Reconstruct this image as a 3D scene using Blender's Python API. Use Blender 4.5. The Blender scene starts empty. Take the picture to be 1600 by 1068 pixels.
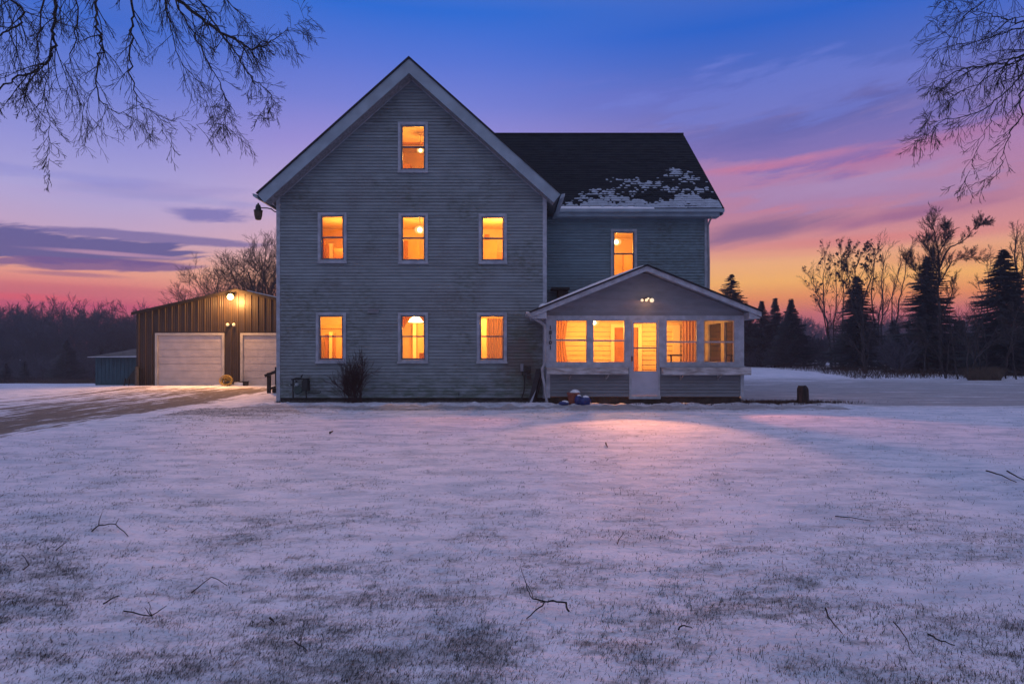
import bpy, math, random
from math import radians, pi, sin, cos, atan2, sqrt, exp
from mathutils import Vector, Matrix, noise

SC = bpy.context.scene
HAZE = True
COL = SC.collection
F = 990.0; CX = 800.0; HY = 550.0; CAMZ = 1.5
def P(px, py, Y): return Vector(((px-CX)*Y/F, Y, CAMZ+(HY-py)*Y/F))
def PX(px, Y): return (px-CX)*Y/F
def PZ(py, Y): return CAMZ+(HY-py)*Y/F
def sstep(a, b, x):
    t = (x-a)/(b-a); t = 0 if t < 0 else (1 if t > 1 else t)
    return t*t*(3-2*t)
def s2l(c):
    return tuple(((v/255)/12.92 if v/255 <= .04045 else (((v/255)+.055)/1.055)**2.4) for v in c)

# ------------------------------------------------------------------ mesh builder
class MB:
    def __init__(s): s.v = []; s.f = []
    def quad(s, a, b, c, d):
        n = len(s.v); s.v += [tuple(a), tuple(b), tuple(c), tuple(d)]; s.f.append((n, n+1, n+2, n+3))
    def tri(s, a, b, c):
        n = len(s.v); s.v += [tuple(a), tuple(b), tuple(c)]; s.f.append((n, n+1, n+2))
    def box(s, x0, x1, y0, y1, z0, z1):
        n = len(s.v)
        s.v += [(x0,y0,z0),(x1,y0,z0),(x1,y1,z0),(x0,y1,z0),(x0,y0,z1),(x1,y0,z1),(x1,y1,z1),(x0,y1,z1)]
        for q in ((0,3,2,1),(4,5,6,7),(0,1,5,4),(1,2,6,5),(2,3,7,6),(3,0,4,7)): s.f.append(tuple(n+i for i in q))
        return s
    def ring(s, x0, x1, z0, z1, w, y0, y1, wb=None, wt=None):      # rectangular frame in an XZ plane
        wb = w if wb is None else wb; wt = w if wt is None else wt
        s.box(x0, x0+w, y0, y1, z0, z1); s.box(x1-w, x1, y0, y1, z0, z1)
        s.box(x0+w, x1-w, y0, y1, z0, z0+wb); s.box(x0+w, x1-w, y0, y1, z1-wt, z1)
        return s
    def prism(s, pts, ext):                                        # closed polygon extruded by vector ext
        n = len(s.v); k = len(pts); e = Vector(ext)
        s.v += [tuple(p) for p in pts]+[tuple(Vector(p)+e) for p in pts]
        s.f.append(tuple(range(n, n+k))); s.f.append(tuple(range(n+2*k-1, n+k-1, -1)))
        for i in range(k):
            j = (i+1) % k; s.f.append((n+i, n+k+i, n+k+j, n+j))
        return s
    def beam(s, a, b, w, h):                                       # rectangular bar from a to b
        a = Vector(a); b = Vector(b); d = (b-a).normalized()
        up = Vector((0,0,1)) if abs(d.z) < .95 else Vector((0,1,0))
        r = d.cross(up).normalized()*w/2; u = r.cross(d).normalized()*h/2
        s.prism([a-r-u, a+r-u, a+r+u, a-r+u], b-a); return s
    def tube(s, pts, r0, r1, n=5, cap=True):
        k = len(pts); base = len(s.v); ref = None
        for i, p in enumerate(pts):
            d = (pts[min(i+1, k-1)]-pts[max(i-1, 0)])
            if d.length < 1e-9: d = Vector((0,0,1))
            d.normalize()
            if ref is None: ref = Vector((1,0,0)) if abs(d.x) < .8 else Vector((0,1,0))
            a = (ref-d*ref.dot(d))
            if a.length < 1e-4: a = d.orthogonal()
            a.normalize(); ref = a; b = d.cross(a)
            r = r0+(r1-r0)*i/(k-1)
            for j in range(n):
                t = 2*pi*j/n; q = p+(a*cos(t)+b*sin(t))*r; s.v.append((q.x, q.y, q.z))
        for i in range(k-1):
            for j in range(n):
                o = base+i*n; j2 = (j+1) % n
                s.f.append((o+j, o+j2, o+n+j2, o+n+j))
        if cap and n > 3:
            s.f.append(tuple(base+j for j in range(n))[::-1]); s.f.append(tuple(base+(k-1)*n+j for j in range(n)))
        return s
    def lathe(s, prof, c, n=14, axis='z'):
        base = len(s.v); k = len(prof)
        for (r, h) in prof:
            for j in range(n):
                t = 2*pi*j/n
                if axis == 'z': s.v.append((c[0]+r*cos(t), c[1]+r*sin(t), c[2]+h))
                elif axis == 'y': s.v.append((c[0]+r*cos(t), c[1]+h, c[2]+r*sin(t)))
                else: s.v.append((c[0]+h, c[1]+r*cos(t), c[2]+r*sin(t)))
        for i in range(k-1):
            for j in range(n):
                o = base+i*n; j2 = (j+1) % n; s.f.append((o+j, o+j2, o+n+j2, o+n+j))
        s.f.append(tuple(base+j for j in range(n))[::-1]); s.f.append(tuple(base+(k-1)*n+j for j in range(n)))
        return s
    def add(s, o, loc=(0,0,0), rz=0, sc=1.0, scz=None):
        scz = sc if scz is None else scz; n = len(s.v); c_, s_ = cos(rz)*sc, sin(rz)*sc; lx, ly, lz = loc
        s.v += [(lx+x*c_-y*s_, ly+x*s_+y*c_, lz+z*scz) for x, y, z in o.v]
        s.f += [tuple(n+i for i in f) for f in o.f]; return s
    def build(s, name, mat, parent=None, smooth=False, loc=None):
        me = bpy.data.meshes.new(name); me.from_pydata(s.v, [], s.f); me.update()
        if smooth: me.shade_smooth()
        me.materials.append(mat)
        o = bpy.data.objects.new(name, me); COL.objects.link(o)
        if loc is not None:
            lv = Vector(loc)
            me.transform(Matrix.Translation(-lv)); o.location = lv
        if parent is not None:
            o.parent = parent
            pl = Vector((0,0,0)); q = parent
            while q is not None: pl += q.location; q = q.parent
            o.location = o.location-pl
        return o

def tag(o, label=None, cat=None, group=None, kind=None):
    if label: o['label'] = label
    if cat: o['category'] = cat
    if group: o['group'] = group
    if kind: o['kind'] = kind
    return o
def empty(name, loc, label=None, cat=None, group=None):
    o = bpy.data.objects.new(name, None); COL.objects.link(o); o.location = loc; o.empty_display_size = .3
    return tag(o, label, cat, group)
def copy_thing(o, loc, rz=0, sc=1, label=None):
    c = o.copy(); COL.objects.link(c); c.location = loc; c.rotation_euler = (0,0,rz); c.scale = (sc,sc,sc)
    if label: c['label'] = label
    for ch in list(o.children):
        d = ch.copy(); COL.objects.link(d); d.parent = c
        for g in list(ch.children):
            e = g.copy(); COL.objects.link(e); e.parent = d
    return c

# ------------------------------------------------------------------ materials
class NT:
    def __init__(s, nt): s.nt = nt
    def n(s, t, **kw):
        x = s.nt.nodes.new(t)
        for k, v in kw.items(): setattr(x, k, v)
        return x
    def link(s, a, b): s.nt.links.new(a, b)
    def put(s, sock, v):
        if isinstance(v, bpy.types.NodeSocket): s.nt.links.new(v, sock)
        else: sock.default_value = v
    def m(s, op, a, b=0.0, c=0.0, clamp=False):
        x = s.n('ShaderNodeMath', operation=op, use_clamp=clamp)
        s.put(x.inputs[0], a)
        if len(x.inputs) > 1: s.put(x.inputs[1], b)
        if len(x.inputs) > 2: s.put(x.inputs[2], c)
        return x.outputs[0]
    def ss(s, v, a, b, lo=0.0, hi=1.0):
        x = s.n('ShaderNodeMapRange', interpolation_type='SMOOTHSTEP')
        s.put(x.inputs['Value'], v); x.inputs['From Min'].default_value = a; x.inputs['From Max'].default_value = b
        x.inputs['To Min'].default_value = lo; x.inputs['To Max'].default_value = hi
        return x.outputs['Result']
    def mix(s, f, a, b, mode='MIX'):
        x = s.n('ShaderNodeMix', data_type='RGBA', blend_type=mode)
        s.put(x.inputs[0], f)
        for i, v in ((6, a), (7, b)):
            if isinstance(v, bpy.types.NodeSocket): s.nt.links.new(v, x.inputs[i])
            else: x.inputs[i].default_value = (*v[:3], 1)
        return x.outputs[2]
    def noise(s, vec, scale, detail=3, rough=.55, dist=0.0):
        x = s.n('ShaderNodeTexNoise'); s.put(x.inputs['Vector'], vec)
        x.inputs['Scale'].default_value = scale; x.inputs['Detail'].default_value = detail
        x.inputs['Roughness'].default_value = rough; x.inputs['Distortion'].default_value = dist
        return x.outputs[0]
    def mapv(s, vec, sc, loc=(0,0,0)):
        x = s.n('ShaderNodeMapping'); s.link(vec, x.inputs[0]); x.inputs['Scale'].default_value = sc; x.inputs['Location'].default_value = loc
        return x.outputs[0]

def newmat(name):
    m = bpy.data.materials.new(name); m.use_nodes = True
    t = NT(m.node_tree); b = m.node_tree.nodes['Principled BSDF']
    return m, t, b
def pos(t):
    return t.n('ShaderNodeNewGeometry').outputs['Position']
def mat(name, col, rough=.6, var=.12, vscale=3.0, bump=0.0, bscale=20.0, stretch=(1,1,1), metal=0.0, col2=None, spec=.4, emit=None, es=0):
    m, t, b = newmat(name)
    v = t.mapv(t.n('ShaderNodeTexCoord').outputs['Object'], stretch)
    f = t.ss(t.noise(v, vscale, 4), .3, .7)
    c2 = col2 if col2 else tuple(c*(1-var*2) for c in col)
    t.link(t.mix(f, c2, col), b.inputs['Base Color'])
    b.inputs['Roughness'].default_value = rough; b.inputs['Metallic'].default_value = metal
    b.inputs['Specular IOR Level'].default_value = spec
    if bump:
        bn = t.n('ShaderNodeBump'); bn.inputs['Strength'].default_value = bump; bn.inputs['Distance'].default_value = .02
        t.link(t.noise(v, bscale, 4), bn.inputs['Height']); t.link(bn.outputs[0], b.inputs['Normal'])
    if emit:
        b.inputs['Emission Color'].default_value = (*emit, 1); b.inputs['Emission Strength'].default_value = es
    return m

def siding_mat(name, col, stain=1.0, green=.5):
    m, t, b = newmat(name); p = pos(t)
    base = t.mix(t.ss(t.noise(t.mapv(p, (1,1,4)), 2.2, 4), .3, .7), tuple(c*.84 for c in col), col)
    # per-course variation
    sep = t.n('ShaderNodeSeparateXYZ'); t.link(p, sep.inputs[0])
    cz = t.m('FLOOR', t.m('MULTIPLY', t.m('SUBTRACT', sep.outputs[2], .137), 1/.096))
    wn = t.n('ShaderNodeTexWhiteNoise', noise_dimensions='2D')
    cb = t.n('ShaderNodeCombineXYZ'); t.link(cz, cb.inputs[0]); t.link(t.m('FLOOR', t.m('MULTIPLY', t.m('ADD', sep.outputs[0], t.m('MULTIPLY', cz, 1.37)), .28)), cb.inputs[1]); t.link(cb.outputs[0], wn.inputs['Vector'])
    base = t.mix(t.m('MULTIPLY', wn.outputs[0], .17), base, (0.02,.02,.025))
    # mildew: patches by large noise and finer breakup
    big = t.ss(t.noise(t.mapv(p, (1,1,.8), (3.3,0,1.9)), .62, 4, .6), .44, .62)
    fine = t.ss(t.noise(t.mapv(p, (1,1,2.5)), 5, 5, .7), .38, .68)
    base = t.mix(t.m('MULTIPLY', t.m('MULTIPLY', big, fine), .62*stain), base, (.07,.085,.055))
    big2 = t.ss(t.noise(t.mapv(p, (1,1,1.1), (9.3,0,5.9)), .8, 4, .6), .46, .64)
    fine2 = t.ss(t.noise(t.mapv(p, (1.2,1,6)), 9, 4, .7), .42, .66)
    base = t.mix(t.m('MULTIPLY', t.m('MULTIPLY', big2, fine2), .50*stain), base, (.10,.06,.05))
    low = t.m('MULTIPLY', t.ss(sep.outputs[2], 1.5, .1), t.ss(t.noise(t.mapv(p, (1,1,3)), 2.6, 4, .7), .42, .62))
    base = t.mix(t.m('MULTIPLY', low, .6*green), base, (.04,.075,.035))
    xx = t.m('DIVIDE', t.m('SUBTRACT', sep.outputs[0], .25), .75); zz = t.m('DIVIDE', t.m('SUBTRACT', sep.outputs[2], 1.3), 1.5)
    spl = t.m('SUBTRACT', 1.15, t.m('SQRT', t.m('ADD', t.m('MULTIPLY', xx, xx), t.m('MULTIPLY', zz, zz))))
    spl = t.ss(t.m('ADD', spl, t.m('MULTIPLY', t.m('SUBTRACT', t.noise(t.mapv(p, (1,1,1.8)), 3.2, 5, .65), .5), 1.6)), 0, .9)
    base = t.mix(t.m('MULTIPLY', spl, .62*green), base, t.mix(t.ss(t.noise(p, 2.2, 3), .4, .6), (.07,.085,.04), (.115,.07,.05)))
    t.link(base, b.inputs['Base Color']); b.inputs['Roughness'].default_value = .62; b.inputs['Specular IOR Level'].default_value = .3
    bn = t.n('ShaderNodeBump'); bn.inputs['Strength'].default_value = .35; bn.inputs['Distance'].default_value = .01
    t.link(t.noise(t.mapv(p, (.5,1,1)), 14, 4), bn.inputs['Height']); t.link(bn.outputs[0], b.inputs['Normal'])
    return m

M = {}
M['siding'] = siding_mat('lap_siding_paint', (.262,.312,.345), 1.0, 1.0)
M['siding_wing'] = siding_mat('wing_siding_paint', (.20,.29,.345), .9, .5)
M['siding_porch'] = siding_mat('porch_siding_paint', (.225,.25,.29), .25, .1)
M['trim'] = mat('weathered_white_trim', (.42,.45,.52), .55, .16, 5, .25, 30)
M['fascia'] = mat('painted_fascia', (.30,.385,.465), .55, .12, 2.2, .25, 20)
M['soffit'] = mat('vented_soffit', (.30,.31,.33), .7, .25, 14, .3, 40)
M['dirty_trim'] = mat('flaking_shelf_paint', (.55,.54,.57), .6, .0, 4.5, .3, 30, col2=(.22,.2,.19), stretch=(.6,1,2.5))
M['sash'] = mat('dark_sash', (.16,.16,.19), .5, .1)
M['sash_light'] = mat('vinyl_sash', (.42,.40,.43), .5, .1)
M['stone'] = mat('rubble_foundation', (.048,.043,.040), .9, .3, 6, .8, 12)
M['door'] = mat('storm_door_panel', (.46,.47,.56), .45, .08, 2)
M['black'] = mat('black_iron', (.012,.012,.014), .5, .1)
M['pipe'] = mat('downspout_metal', (.36,.36,.40), .45, .15, 4)
M['barn'] = mat('dark_brown_ribbed_steel', (.045,.030,.027), .48, .18, 2.5, .15, 8, stretch=(1,1,.3))
M['barn_rib'] = mat('barn_rib', (.085,.055,.04), .4, .1)
M['barn_trim'] = mat('barn_white_trim', (.58,.53,.48), .5, .12, 3)
M['barn_door'] = mat('sectional_door_paint', (.56,.50,.50), .45, .08, 2.5, .1, 10)
M['metal_roof'] = mat('barn_roof_steel', (.06,.05,.05), .5, .2, 3)
M['shed'] = mat('teal_board_wall', (.035,.105,.14), .7, .2, 3, .3, 12, stretch=(3,1,.5))
M['shed_roof'] = mat('shed_shingles', (.13,.115,.10), .8, .2, 4, .4, 20)
M['white_board'] = mat('white_fascia_board', (.55,.56,.62), .5, .1)
M['bark'] = mat('dark_bark', (.035,.028,.026), .9, .25, 8, .6, 20, stretch=(1,1,.3))
M['bark_light'] = mat('grey_brown_bark', (.055,.043,.040), .9, .25, 8, .6, 20, stretch=(1,1,.3))
M['twig_hazed'] = mat('far_twigs_hazed', (.075,.075,.095), .9, .2, 2)  # paler and bluer than the near bark: distance haze put into the colour
M['needle'] = mat('spruce_needles', (.030,.044,.044), .8, .3, 1.2)
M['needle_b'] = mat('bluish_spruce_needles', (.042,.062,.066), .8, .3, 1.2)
M['leafdead'] = mat('dead_seed_clusters', (.022,.017,.017), .9, .2, 3)
M['wood_dark'] = mat('dark_stained_wood', (.03,.02,.016), .7, .2, 6, .3, 20)
M['gold'] = mat('yellow_hose_rubber', (.42,.28,.06), .5, .15, 8)
M['post'] = mat('grey_fence_post', (.10,.09,.08), .85, .2, 8, .4, 20)
M['rust'] = mat('brown_lamp_glass', (.11,.065,.03), .35, .3, 14)
M['lampgreen'] = mat('aged_green_metal', (.035,.045,.035), .5, .3, 14)
M['gas'] = mat('meter_green_paint', (.035,.07,.065), .45, .15, 8)
M['gas_dark'] = mat('meter_dark_iron', (.012,.02,.022), .5, .15, 8)
M['gas_light'] = mat('meter_grey_face', (.25,.30,.32), .4, .1)
M['elec'] = mat('grey_utility_box', (.24,.25,.29), .5, .1)
M['plank'] = mat('dark_weathered_plank', (.035,.035,.045), .75, .2, 6, .3, 20)
M['plank_light'] = mat('pale_plank_edge', (.38,.40,.47), .7, .1)
M['terracotta'] = mat('terracotta_red', (.30,.085,.06), .8, .2, 8)
M['blue_bag'] = mat('blue_plastic_bag', (.02,.045,.20), .3, .2, 10, .5, 25)
M['snowcap'] = mat('clean_snow', (.80,.81,.86), .8, .04, 4, .4, 25)
M['stump'] = mat('rotting_stump_bark', (.055,.04,.033), .95, .35, 7, 1.0, 14, stretch=(1,1,.35), col2=(.02,.017,.017))
M['stump_face'] = mat('split_stump_wood', (.11,.06,.045), .9, .3, 9, .6, 14, stretch=(1,1,.35))
M['wall_in'] = mat('warm_plaster', (.78,.62,.36), .9, .08, 1.2)
M['wall_in2'] = mat('ochre_plaster', (.74,.50,.22), .9, .1, 1.2)
M['ceil_in'] = mat('cream_ceiling', (.76,.60,.34), .9, .05, 1.2)
M['floor_in'] = mat('oak_floor', (.30,.17,.08), .6, .15, 6)
M['door_in'] = mat('interior_brown_door', (.42,.19,.06), .6, .12, 5)
M['trim_in'] = mat('interior_cream_trim', (.85,.74,.50), .6, .03)
M['curtain_x'] = mat('tan_curtain_cloth', (.50,.27,.10), .9, .12, 4)
M['curtain2_x'] = mat('brown_curtain_cloth', (.42,.26,.17), .9, .15, 4)
def cloth(name, col):
    m, t, b = newmat(name); b.inputs['Base Color'].default_value = (*col, 1); b.inputs['Roughness'].default_value = .95
    tr = t.n('ShaderNodeBsdfTranslucent'); tr.inputs[0].default_value = (*col, 1); mx = t.n('ShaderNodeMixShader'); mx.inputs[0].default_value = .5
    o = [n for n in m.node_tree.nodes if n.type == 'OUTPUT_MATERIAL'][0]; t.link(b.outputs[0], mx.inputs[1]); t.link(tr.outputs[0], mx.inputs[2]); t.link(mx.outputs[0], o.inputs[0]); return m
M['curtain'] = cloth('tan_curtain_cloth', (.62,.36,.14)); M['curtain2'] = cloth('brown_curtain_cloth', (.62,.42,.30))
M['wood_ceiling'] = mat('orange_wood_ceiling', (.50,.19,.06), .6, .15, 5, stretch=(1,8,1))
M['roofsnow'] = mat('old_roof_snow', (.40,.46,.55), .8, .12, 5)
M['shrub'] = mat('red_brown_twigs', (.045,.022,.022), .8, .2, 6)
M['tan_grass'] = mat('tan_dry_grass', (.12,.085,.06), .95, .25, 3)
M['grass'] = mat('winter_grass_blades', (.12,.122,.115), .9, .35, 2.5)
M['leaf'] = mat('brown_dead_leaves', (.065,.036,.022), .95, .3, 4)
M['brick'] = mat('old_vent_metal', (.05,.04,.04), .8, .3, 9)

def emat(name, col, s, base=(.8,.7,.5)):
    m, t, b = newmat(name); b.inputs['Base Color'].default_value = (*base, 1)
    b.inputs['Emission Color'].default_value = (*col, 1); b.inputs['Emission Strength'].default_value = s
    return m
M['bulb'] = emat('lit_bulb_glass', (1,.72,.34), 14)
M['bulb_barn'] = emat('sodium_lamp_glass', (1,.66,.20), 30)
M['flood'] = emat('flood_lamp_glass', (1,.80,.52), .75)
M['flood_reflection'] = emat('barn_flood_reflection', (1,.74,.40), .45)  # heads are unlit; the emission stands for light reflecting off them

def halo_mat():  # see-through glowing shell that imitates the halo of light round a bulb
    m = bpy.data.materials.new('bulb_halo_glow'); m.use_nodes = True; t = NT(m.node_tree); m.node_tree.nodes.clear()
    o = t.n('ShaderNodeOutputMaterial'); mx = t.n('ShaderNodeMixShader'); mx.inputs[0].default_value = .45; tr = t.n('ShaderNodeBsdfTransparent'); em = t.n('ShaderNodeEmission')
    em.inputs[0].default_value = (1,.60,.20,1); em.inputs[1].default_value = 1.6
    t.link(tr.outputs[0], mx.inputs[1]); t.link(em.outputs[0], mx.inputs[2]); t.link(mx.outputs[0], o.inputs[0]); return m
M['halo_glow'] = halo_mat()
def glass_mat():
    m = bpy.data.materials.new('window_glass'); m.use_nodes = True; t = NT(m.node_tree); m.node_tree.nodes.clear()
    o = t.n('ShaderNodeOutputMaterial'); mx = t.n('ShaderNodeMixShader'); fr = t.n('ShaderNodeFresnel'); fr.inputs[0].default_value = 1.45
    tr = t.n('ShaderNodeBsdfTransparent'); tr.inputs[0].default_value = (.93,.93,.92,1)
    gl = t.n('ShaderNodeBsdfGlossy'); gl.inputs['Roughness'].default_value = .03
    t.link(fr.outputs[0], mx.inputs[0]); t.link(tr.outputs[0], mx.inputs[1]); t.link(gl.outputs[0], mx.inputs[2]); t.link(mx.outputs[0], o.inputs[0])
    return m
M['glass'] = glass_mat()

# shingles: courses are real steps; colour varies per tab; snow lies on the lower right
def shingle_mat():
    m, t, b = newmat('dark_asphalt_shingles'); p = pos(t)
    sep = t.n('ShaderNodeSeparateXYZ'); t.link(p, sep.inputs[0])
    X, Y, Z = sep.outputs
    row = t.m('FLOOR', t.m('MULTIPLY', t.m('SUBTRACT', Z, 6.25), 1/.105))
    tabx = t.m('FLOOR', t.m('MULTIPLY', t.m('ADD', X, t.m('MULTIPLY', row, .137)), 3.6))
    wn = t.n('ShaderNodeTexWhiteNoise', noise_dimensions='2D'); cb = t.n('ShaderNodeCombineXYZ')
    t.link(row, cb.inputs[0]); t.link(tabx, cb.inputs[1]); t.link(cb.outputs[0], wn.inputs['Vector'])
    col = t.mix(wn.outputs[0], (.004,.006,.010), (.013,.015,.020))
    col = t.mix(t.ss(t.noise(p, 1.6, 5, .7), .55, .75, 0, .6), col, (.016,.023,.024))
    # lying snow
    h = t.m('SUBTRACT', Z, 6.25)
    prof = t.ss(h, 2.5, .2)                       # more near the eave
    side = t.ss(X, 1.6, 4.6, .55, 1.0)
    n1 = t.noise(t.mapv(p, (1,1,1.6)), 1.5, 4, .62)
    n2 = t.noise(t.mapv(p, (1,1,.2)), 4.5, 4, .7)
    rowb = t.n('ShaderNodeTexWhiteNoise', noise_dimensions='1D'); t.link(row, rowb.inputs['W'])
    frac = t.m('FRACT', t.m('MULTIPLY', h, 1/.105))
    s = t.m('ADD', t.m('MULTIPLY', t.m('MULTIPLY', prof, side), .50), t.m('ADD', t.m('MULTIPLY', n1, .80), t.m('MULTIPLY', n2, .40)))
    s = t.m('ADD', s, t.m('MULTIPLY', rowb.outputs[0], .05))
    s = t.m('ADD', t.m('SUBTRACT', s, t.m('MULTIPLY', t.ss(frac, .45, .95), .22)), t.m('MULTIPLY', t.m('SUBTRACT', wn.outputs[0], .5), .16))
    mask = t.ss(s, .93, 1.0)
    mask = t.m('MULTIPLY', mask, 0.0)
    t.link(t.mix(mask, col, (.40,.45,.53)), b.inputs['Base Color']); b.inputs['Roughness'].default_value = .85
    b.inputs['Specular IOR Level'].default_value = .15
    bn = t.n('ShaderNodeBump'); bn.inputs['Strength'].default_value = .6; bn.inputs['Distance'].default_value = .02
    t.link(t.noise(p, 30, 3), bn.inputs['Height']); t.link(bn.outputs[0], b.inputs['Normal'])
    return m
M['shingle'] = shingle_mat()
M['shingle_plain'] = mat('porch_roof_shingle', (.02,.02,.026), .85, .3, 8, .5, 20)

def snow_mat(name, road=False):
    m, t, b = newmat(name); p = pos(t)
    at = t.n('ShaderNodeAttribute'); at.attribute_name = 'bare'; bare = at.outputs['Fac']
    at2 = t.n('ShaderNodeAttribute'); at2.attribute_name = 'brown'; brown = at2.outputs['Fac']
    snow = t.mix(t.ss(t.noise(t.mapv(p, (.6,1.3,1)), 1.9, 8, .70, .3), .34, .62), (.50,.56,.64), (.80,.785,.85))
    # brushed, wind laid texture: dark specks of grass through thin snow
    nf = t.noise(t.mapv(p, (1.0,1.0,1.0)), 26, 5, .75)
    nm = t.noise(t.mapv(p, (1.0,1.4,1.0)), 7, 4, .65)
    if not road:
        thr = t.m('ADD', t.m('MULTIPLY', nf, .55), t.m('MULTIPLY', nm, .45))
        nl = t.noise(t.mapv(p, (.45,1.6,1)), 1.5, 5, .7)
        v = t.m('ADD', t.m('ADD', thr, t.m('MULTIPLY', bare, .42)), t.m('MULTIPLY', t.m('SUBTRACT', nl, .5), .40))
        mask = t.m('MULTIPLY', t.ss(v, .52, .80), .62)
        dark = t.mix(t.noise(p, 9, 3), (.075,.078,.066), (.16,.145,.12))
    else:
        st = t.noise(t.mapv(p, (1.0,.07,1.0)), 1.9, 4, .62)
        st2 = t.noise(t.mapv(p, (1.0,.14,1.0)), 7.5, 4, .65)
        v = t.m('ADD', t.m('ADD', t.m('MULTIPLY', st, 1.7), t.m('MULTIPLY', st2, 1.7)), t.m('ADD', t.m('MULTIPLY', nf, .45), t.m('SUBTRACT', t.m('MULTIPLY', t.m('SUBTRACT', bare, .5), .95), 1.425)))
        mask = t.m('MULTIPLY', t.ss(v, .36, .62), .90)
        dark = t.mix(t.ss(t.noise(p, 5, 4), .35, .65), (.075,.055,.034), (.14,.098,.055))
    dark = t.mix(brown, dark, (.13,.072,.040))
    col = t.mix(mask, snow, dark)
    t.link(col, b.inputs['Base Color'])
    t.link(t.mix(mask, (.7,.7,.7), (.95,.95,.95)), b.inputs['Roughness'])
    b.inputs['Specular IOR Level'].default_value = .25
    b1 = t.n('ShaderNodeBump'); b1.inputs['Strength'].default_value = .8; b1.inputs['Distance'].default_value = .05
    t.link(t.noise(t.mapv(p, (1,1.3,1)), 5, 6, .62), b1.inputs['Height'])
    b2 = t.n('ShaderNodeBump'); b2.inputs['Strength'].default_value = .5; b2.inputs['Distance'].default_value = .008
    t.link(nf, b2.inputs['Height']); t.link(b1.outputs[0], b2.inputs['Normal']); t.link(b2.outputs[0], b.inputs['Normal'])
    return m
M['snow'] = snow_mat('thin_snow_on_lawn'); M['road'] = snow_mat('snow_streaked_gravel', True)

# ------------------------------------------------------------------ ground
def fbm(x, y, s, o=3, z=0.0):
    a = 1; t = 0; n = 0
    for _ in range(o):
        t += a*noise.noise(Vector((x*s, y*s, z))); n += a; a *= .5; s *= 2.1
    return t/n
def inroad(x, y):
    return sstep(-17.6, -16.6, x)*sstep(-8.0, -9.0, x)*sstep(29.2, 28.4, y)
def gz(x, y):
    sx = sstep(9, 18, -x)
    t = min(max((y-28)/62, 0), 1)
    z = -2.9*t*sx
    r = inroad(x, y)
    z += .045*noise.noise(Vector((x*.22, y*.22, 3)))
    fade = 1/(1+(max(y, 0)/30)**2)
    z += (1-r)*fade*(.020*noise.noise(Vector((x*.9, y*.9, 7)))+.010*noise.noise(Vector((x*3.1, y*3.1, 1)))+.006*noise.noise(Vector((x*8, y*8, 1))))
    if -9 < x < 11:                              # scuffed snow bank along the house
        b = exp(-((y-17.5)/(.55 if y < 17.5 else .9))**2)*sstep(-9, -6, x)*sstep(11, 8, x)
        z += b*(.06+.09*noise.noise(Vector((x*2.3, y*2.3, 4)))+.06*noise.noise(Vector((x*5, y*7, 2))))
    return z
def bareness(x, y):
    n = fbm(x, y*1.6, .7, 3, 2.0)*.34+fbm(x, y*2.0, 2.0, 3, 5.0)*.36+fbm(x, y*2.4, 6.0, 2, 9.0)*.42
    near = sstep(7.5, 3.0, y)
    w = .18+.27*near+.13*sstep(1, -5, x)*sstep(14, 5, y)
    b = sstep(-.12, .50, n+.10*near)*w*1.5
    if y > 16:
        if x > 6.3:                               # rough lawn right of the porch
            k = sstep(16.6, 18.5, y)*sstep(44, 26, y)
            st = fbm(x*.15, y*1.4, 1.6, 4, 8)
            b = max(b*.4, k*(.78+1.1*st)); b += .35*sstep(.1,.5,fbm(x*.1,y,.35,3,9))*sstep(40,48,y)
        elif x < -7 and y > 29:
            b *= .3
    # trampled line in front of the house
    if -7.5 < x < 9 and 15.6 < y < 18.4:
        k = exp(-((y-17.0)/.5)**2)
        b = max(b, k*(.80+1.6*fbm(x*.35, y*2.4, 1.5, 4, 6)))
    # edge of the drive
    e = exp(-((x+7.6+.3*noise.noise(Vector((0,y*.5,0))))/.55)**2)*sstep(29, 26, y)*sstep(17, 21, y)*.8
    b = max(b, e*(.55+.6*fbm(x, y, 1.4, 3, 4)))
    k2 = sstep(-10.5,-8.2,x)*sstep(-3.5,-7,x)*exp(-((y-15.8)/1.7)**2)
    b = max(b, k2*(.62+1.3*fbm(x*.4, y*2.2, 1.5, 4, 11)))
    return min(max(b, 0), 1.1)
def brownness(x, y):
    v = 0
    if -7.5 < x < 9: v = exp(-((y-17.1)/.6)**2)*.5
    v = max(v, .6*exp(-((x-8.0)/1.6)**2-((y-18.6)/.9)**2))
    if x > 6: v = max(v, .45*sstep(17, 19, y)*sstep(28, 20, y))
    e = exp(-((x+8.1)/1.2)**2)*sstep(29, 26, y)*sstep(15, 20, y)
    return max(v, .7*e)

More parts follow.
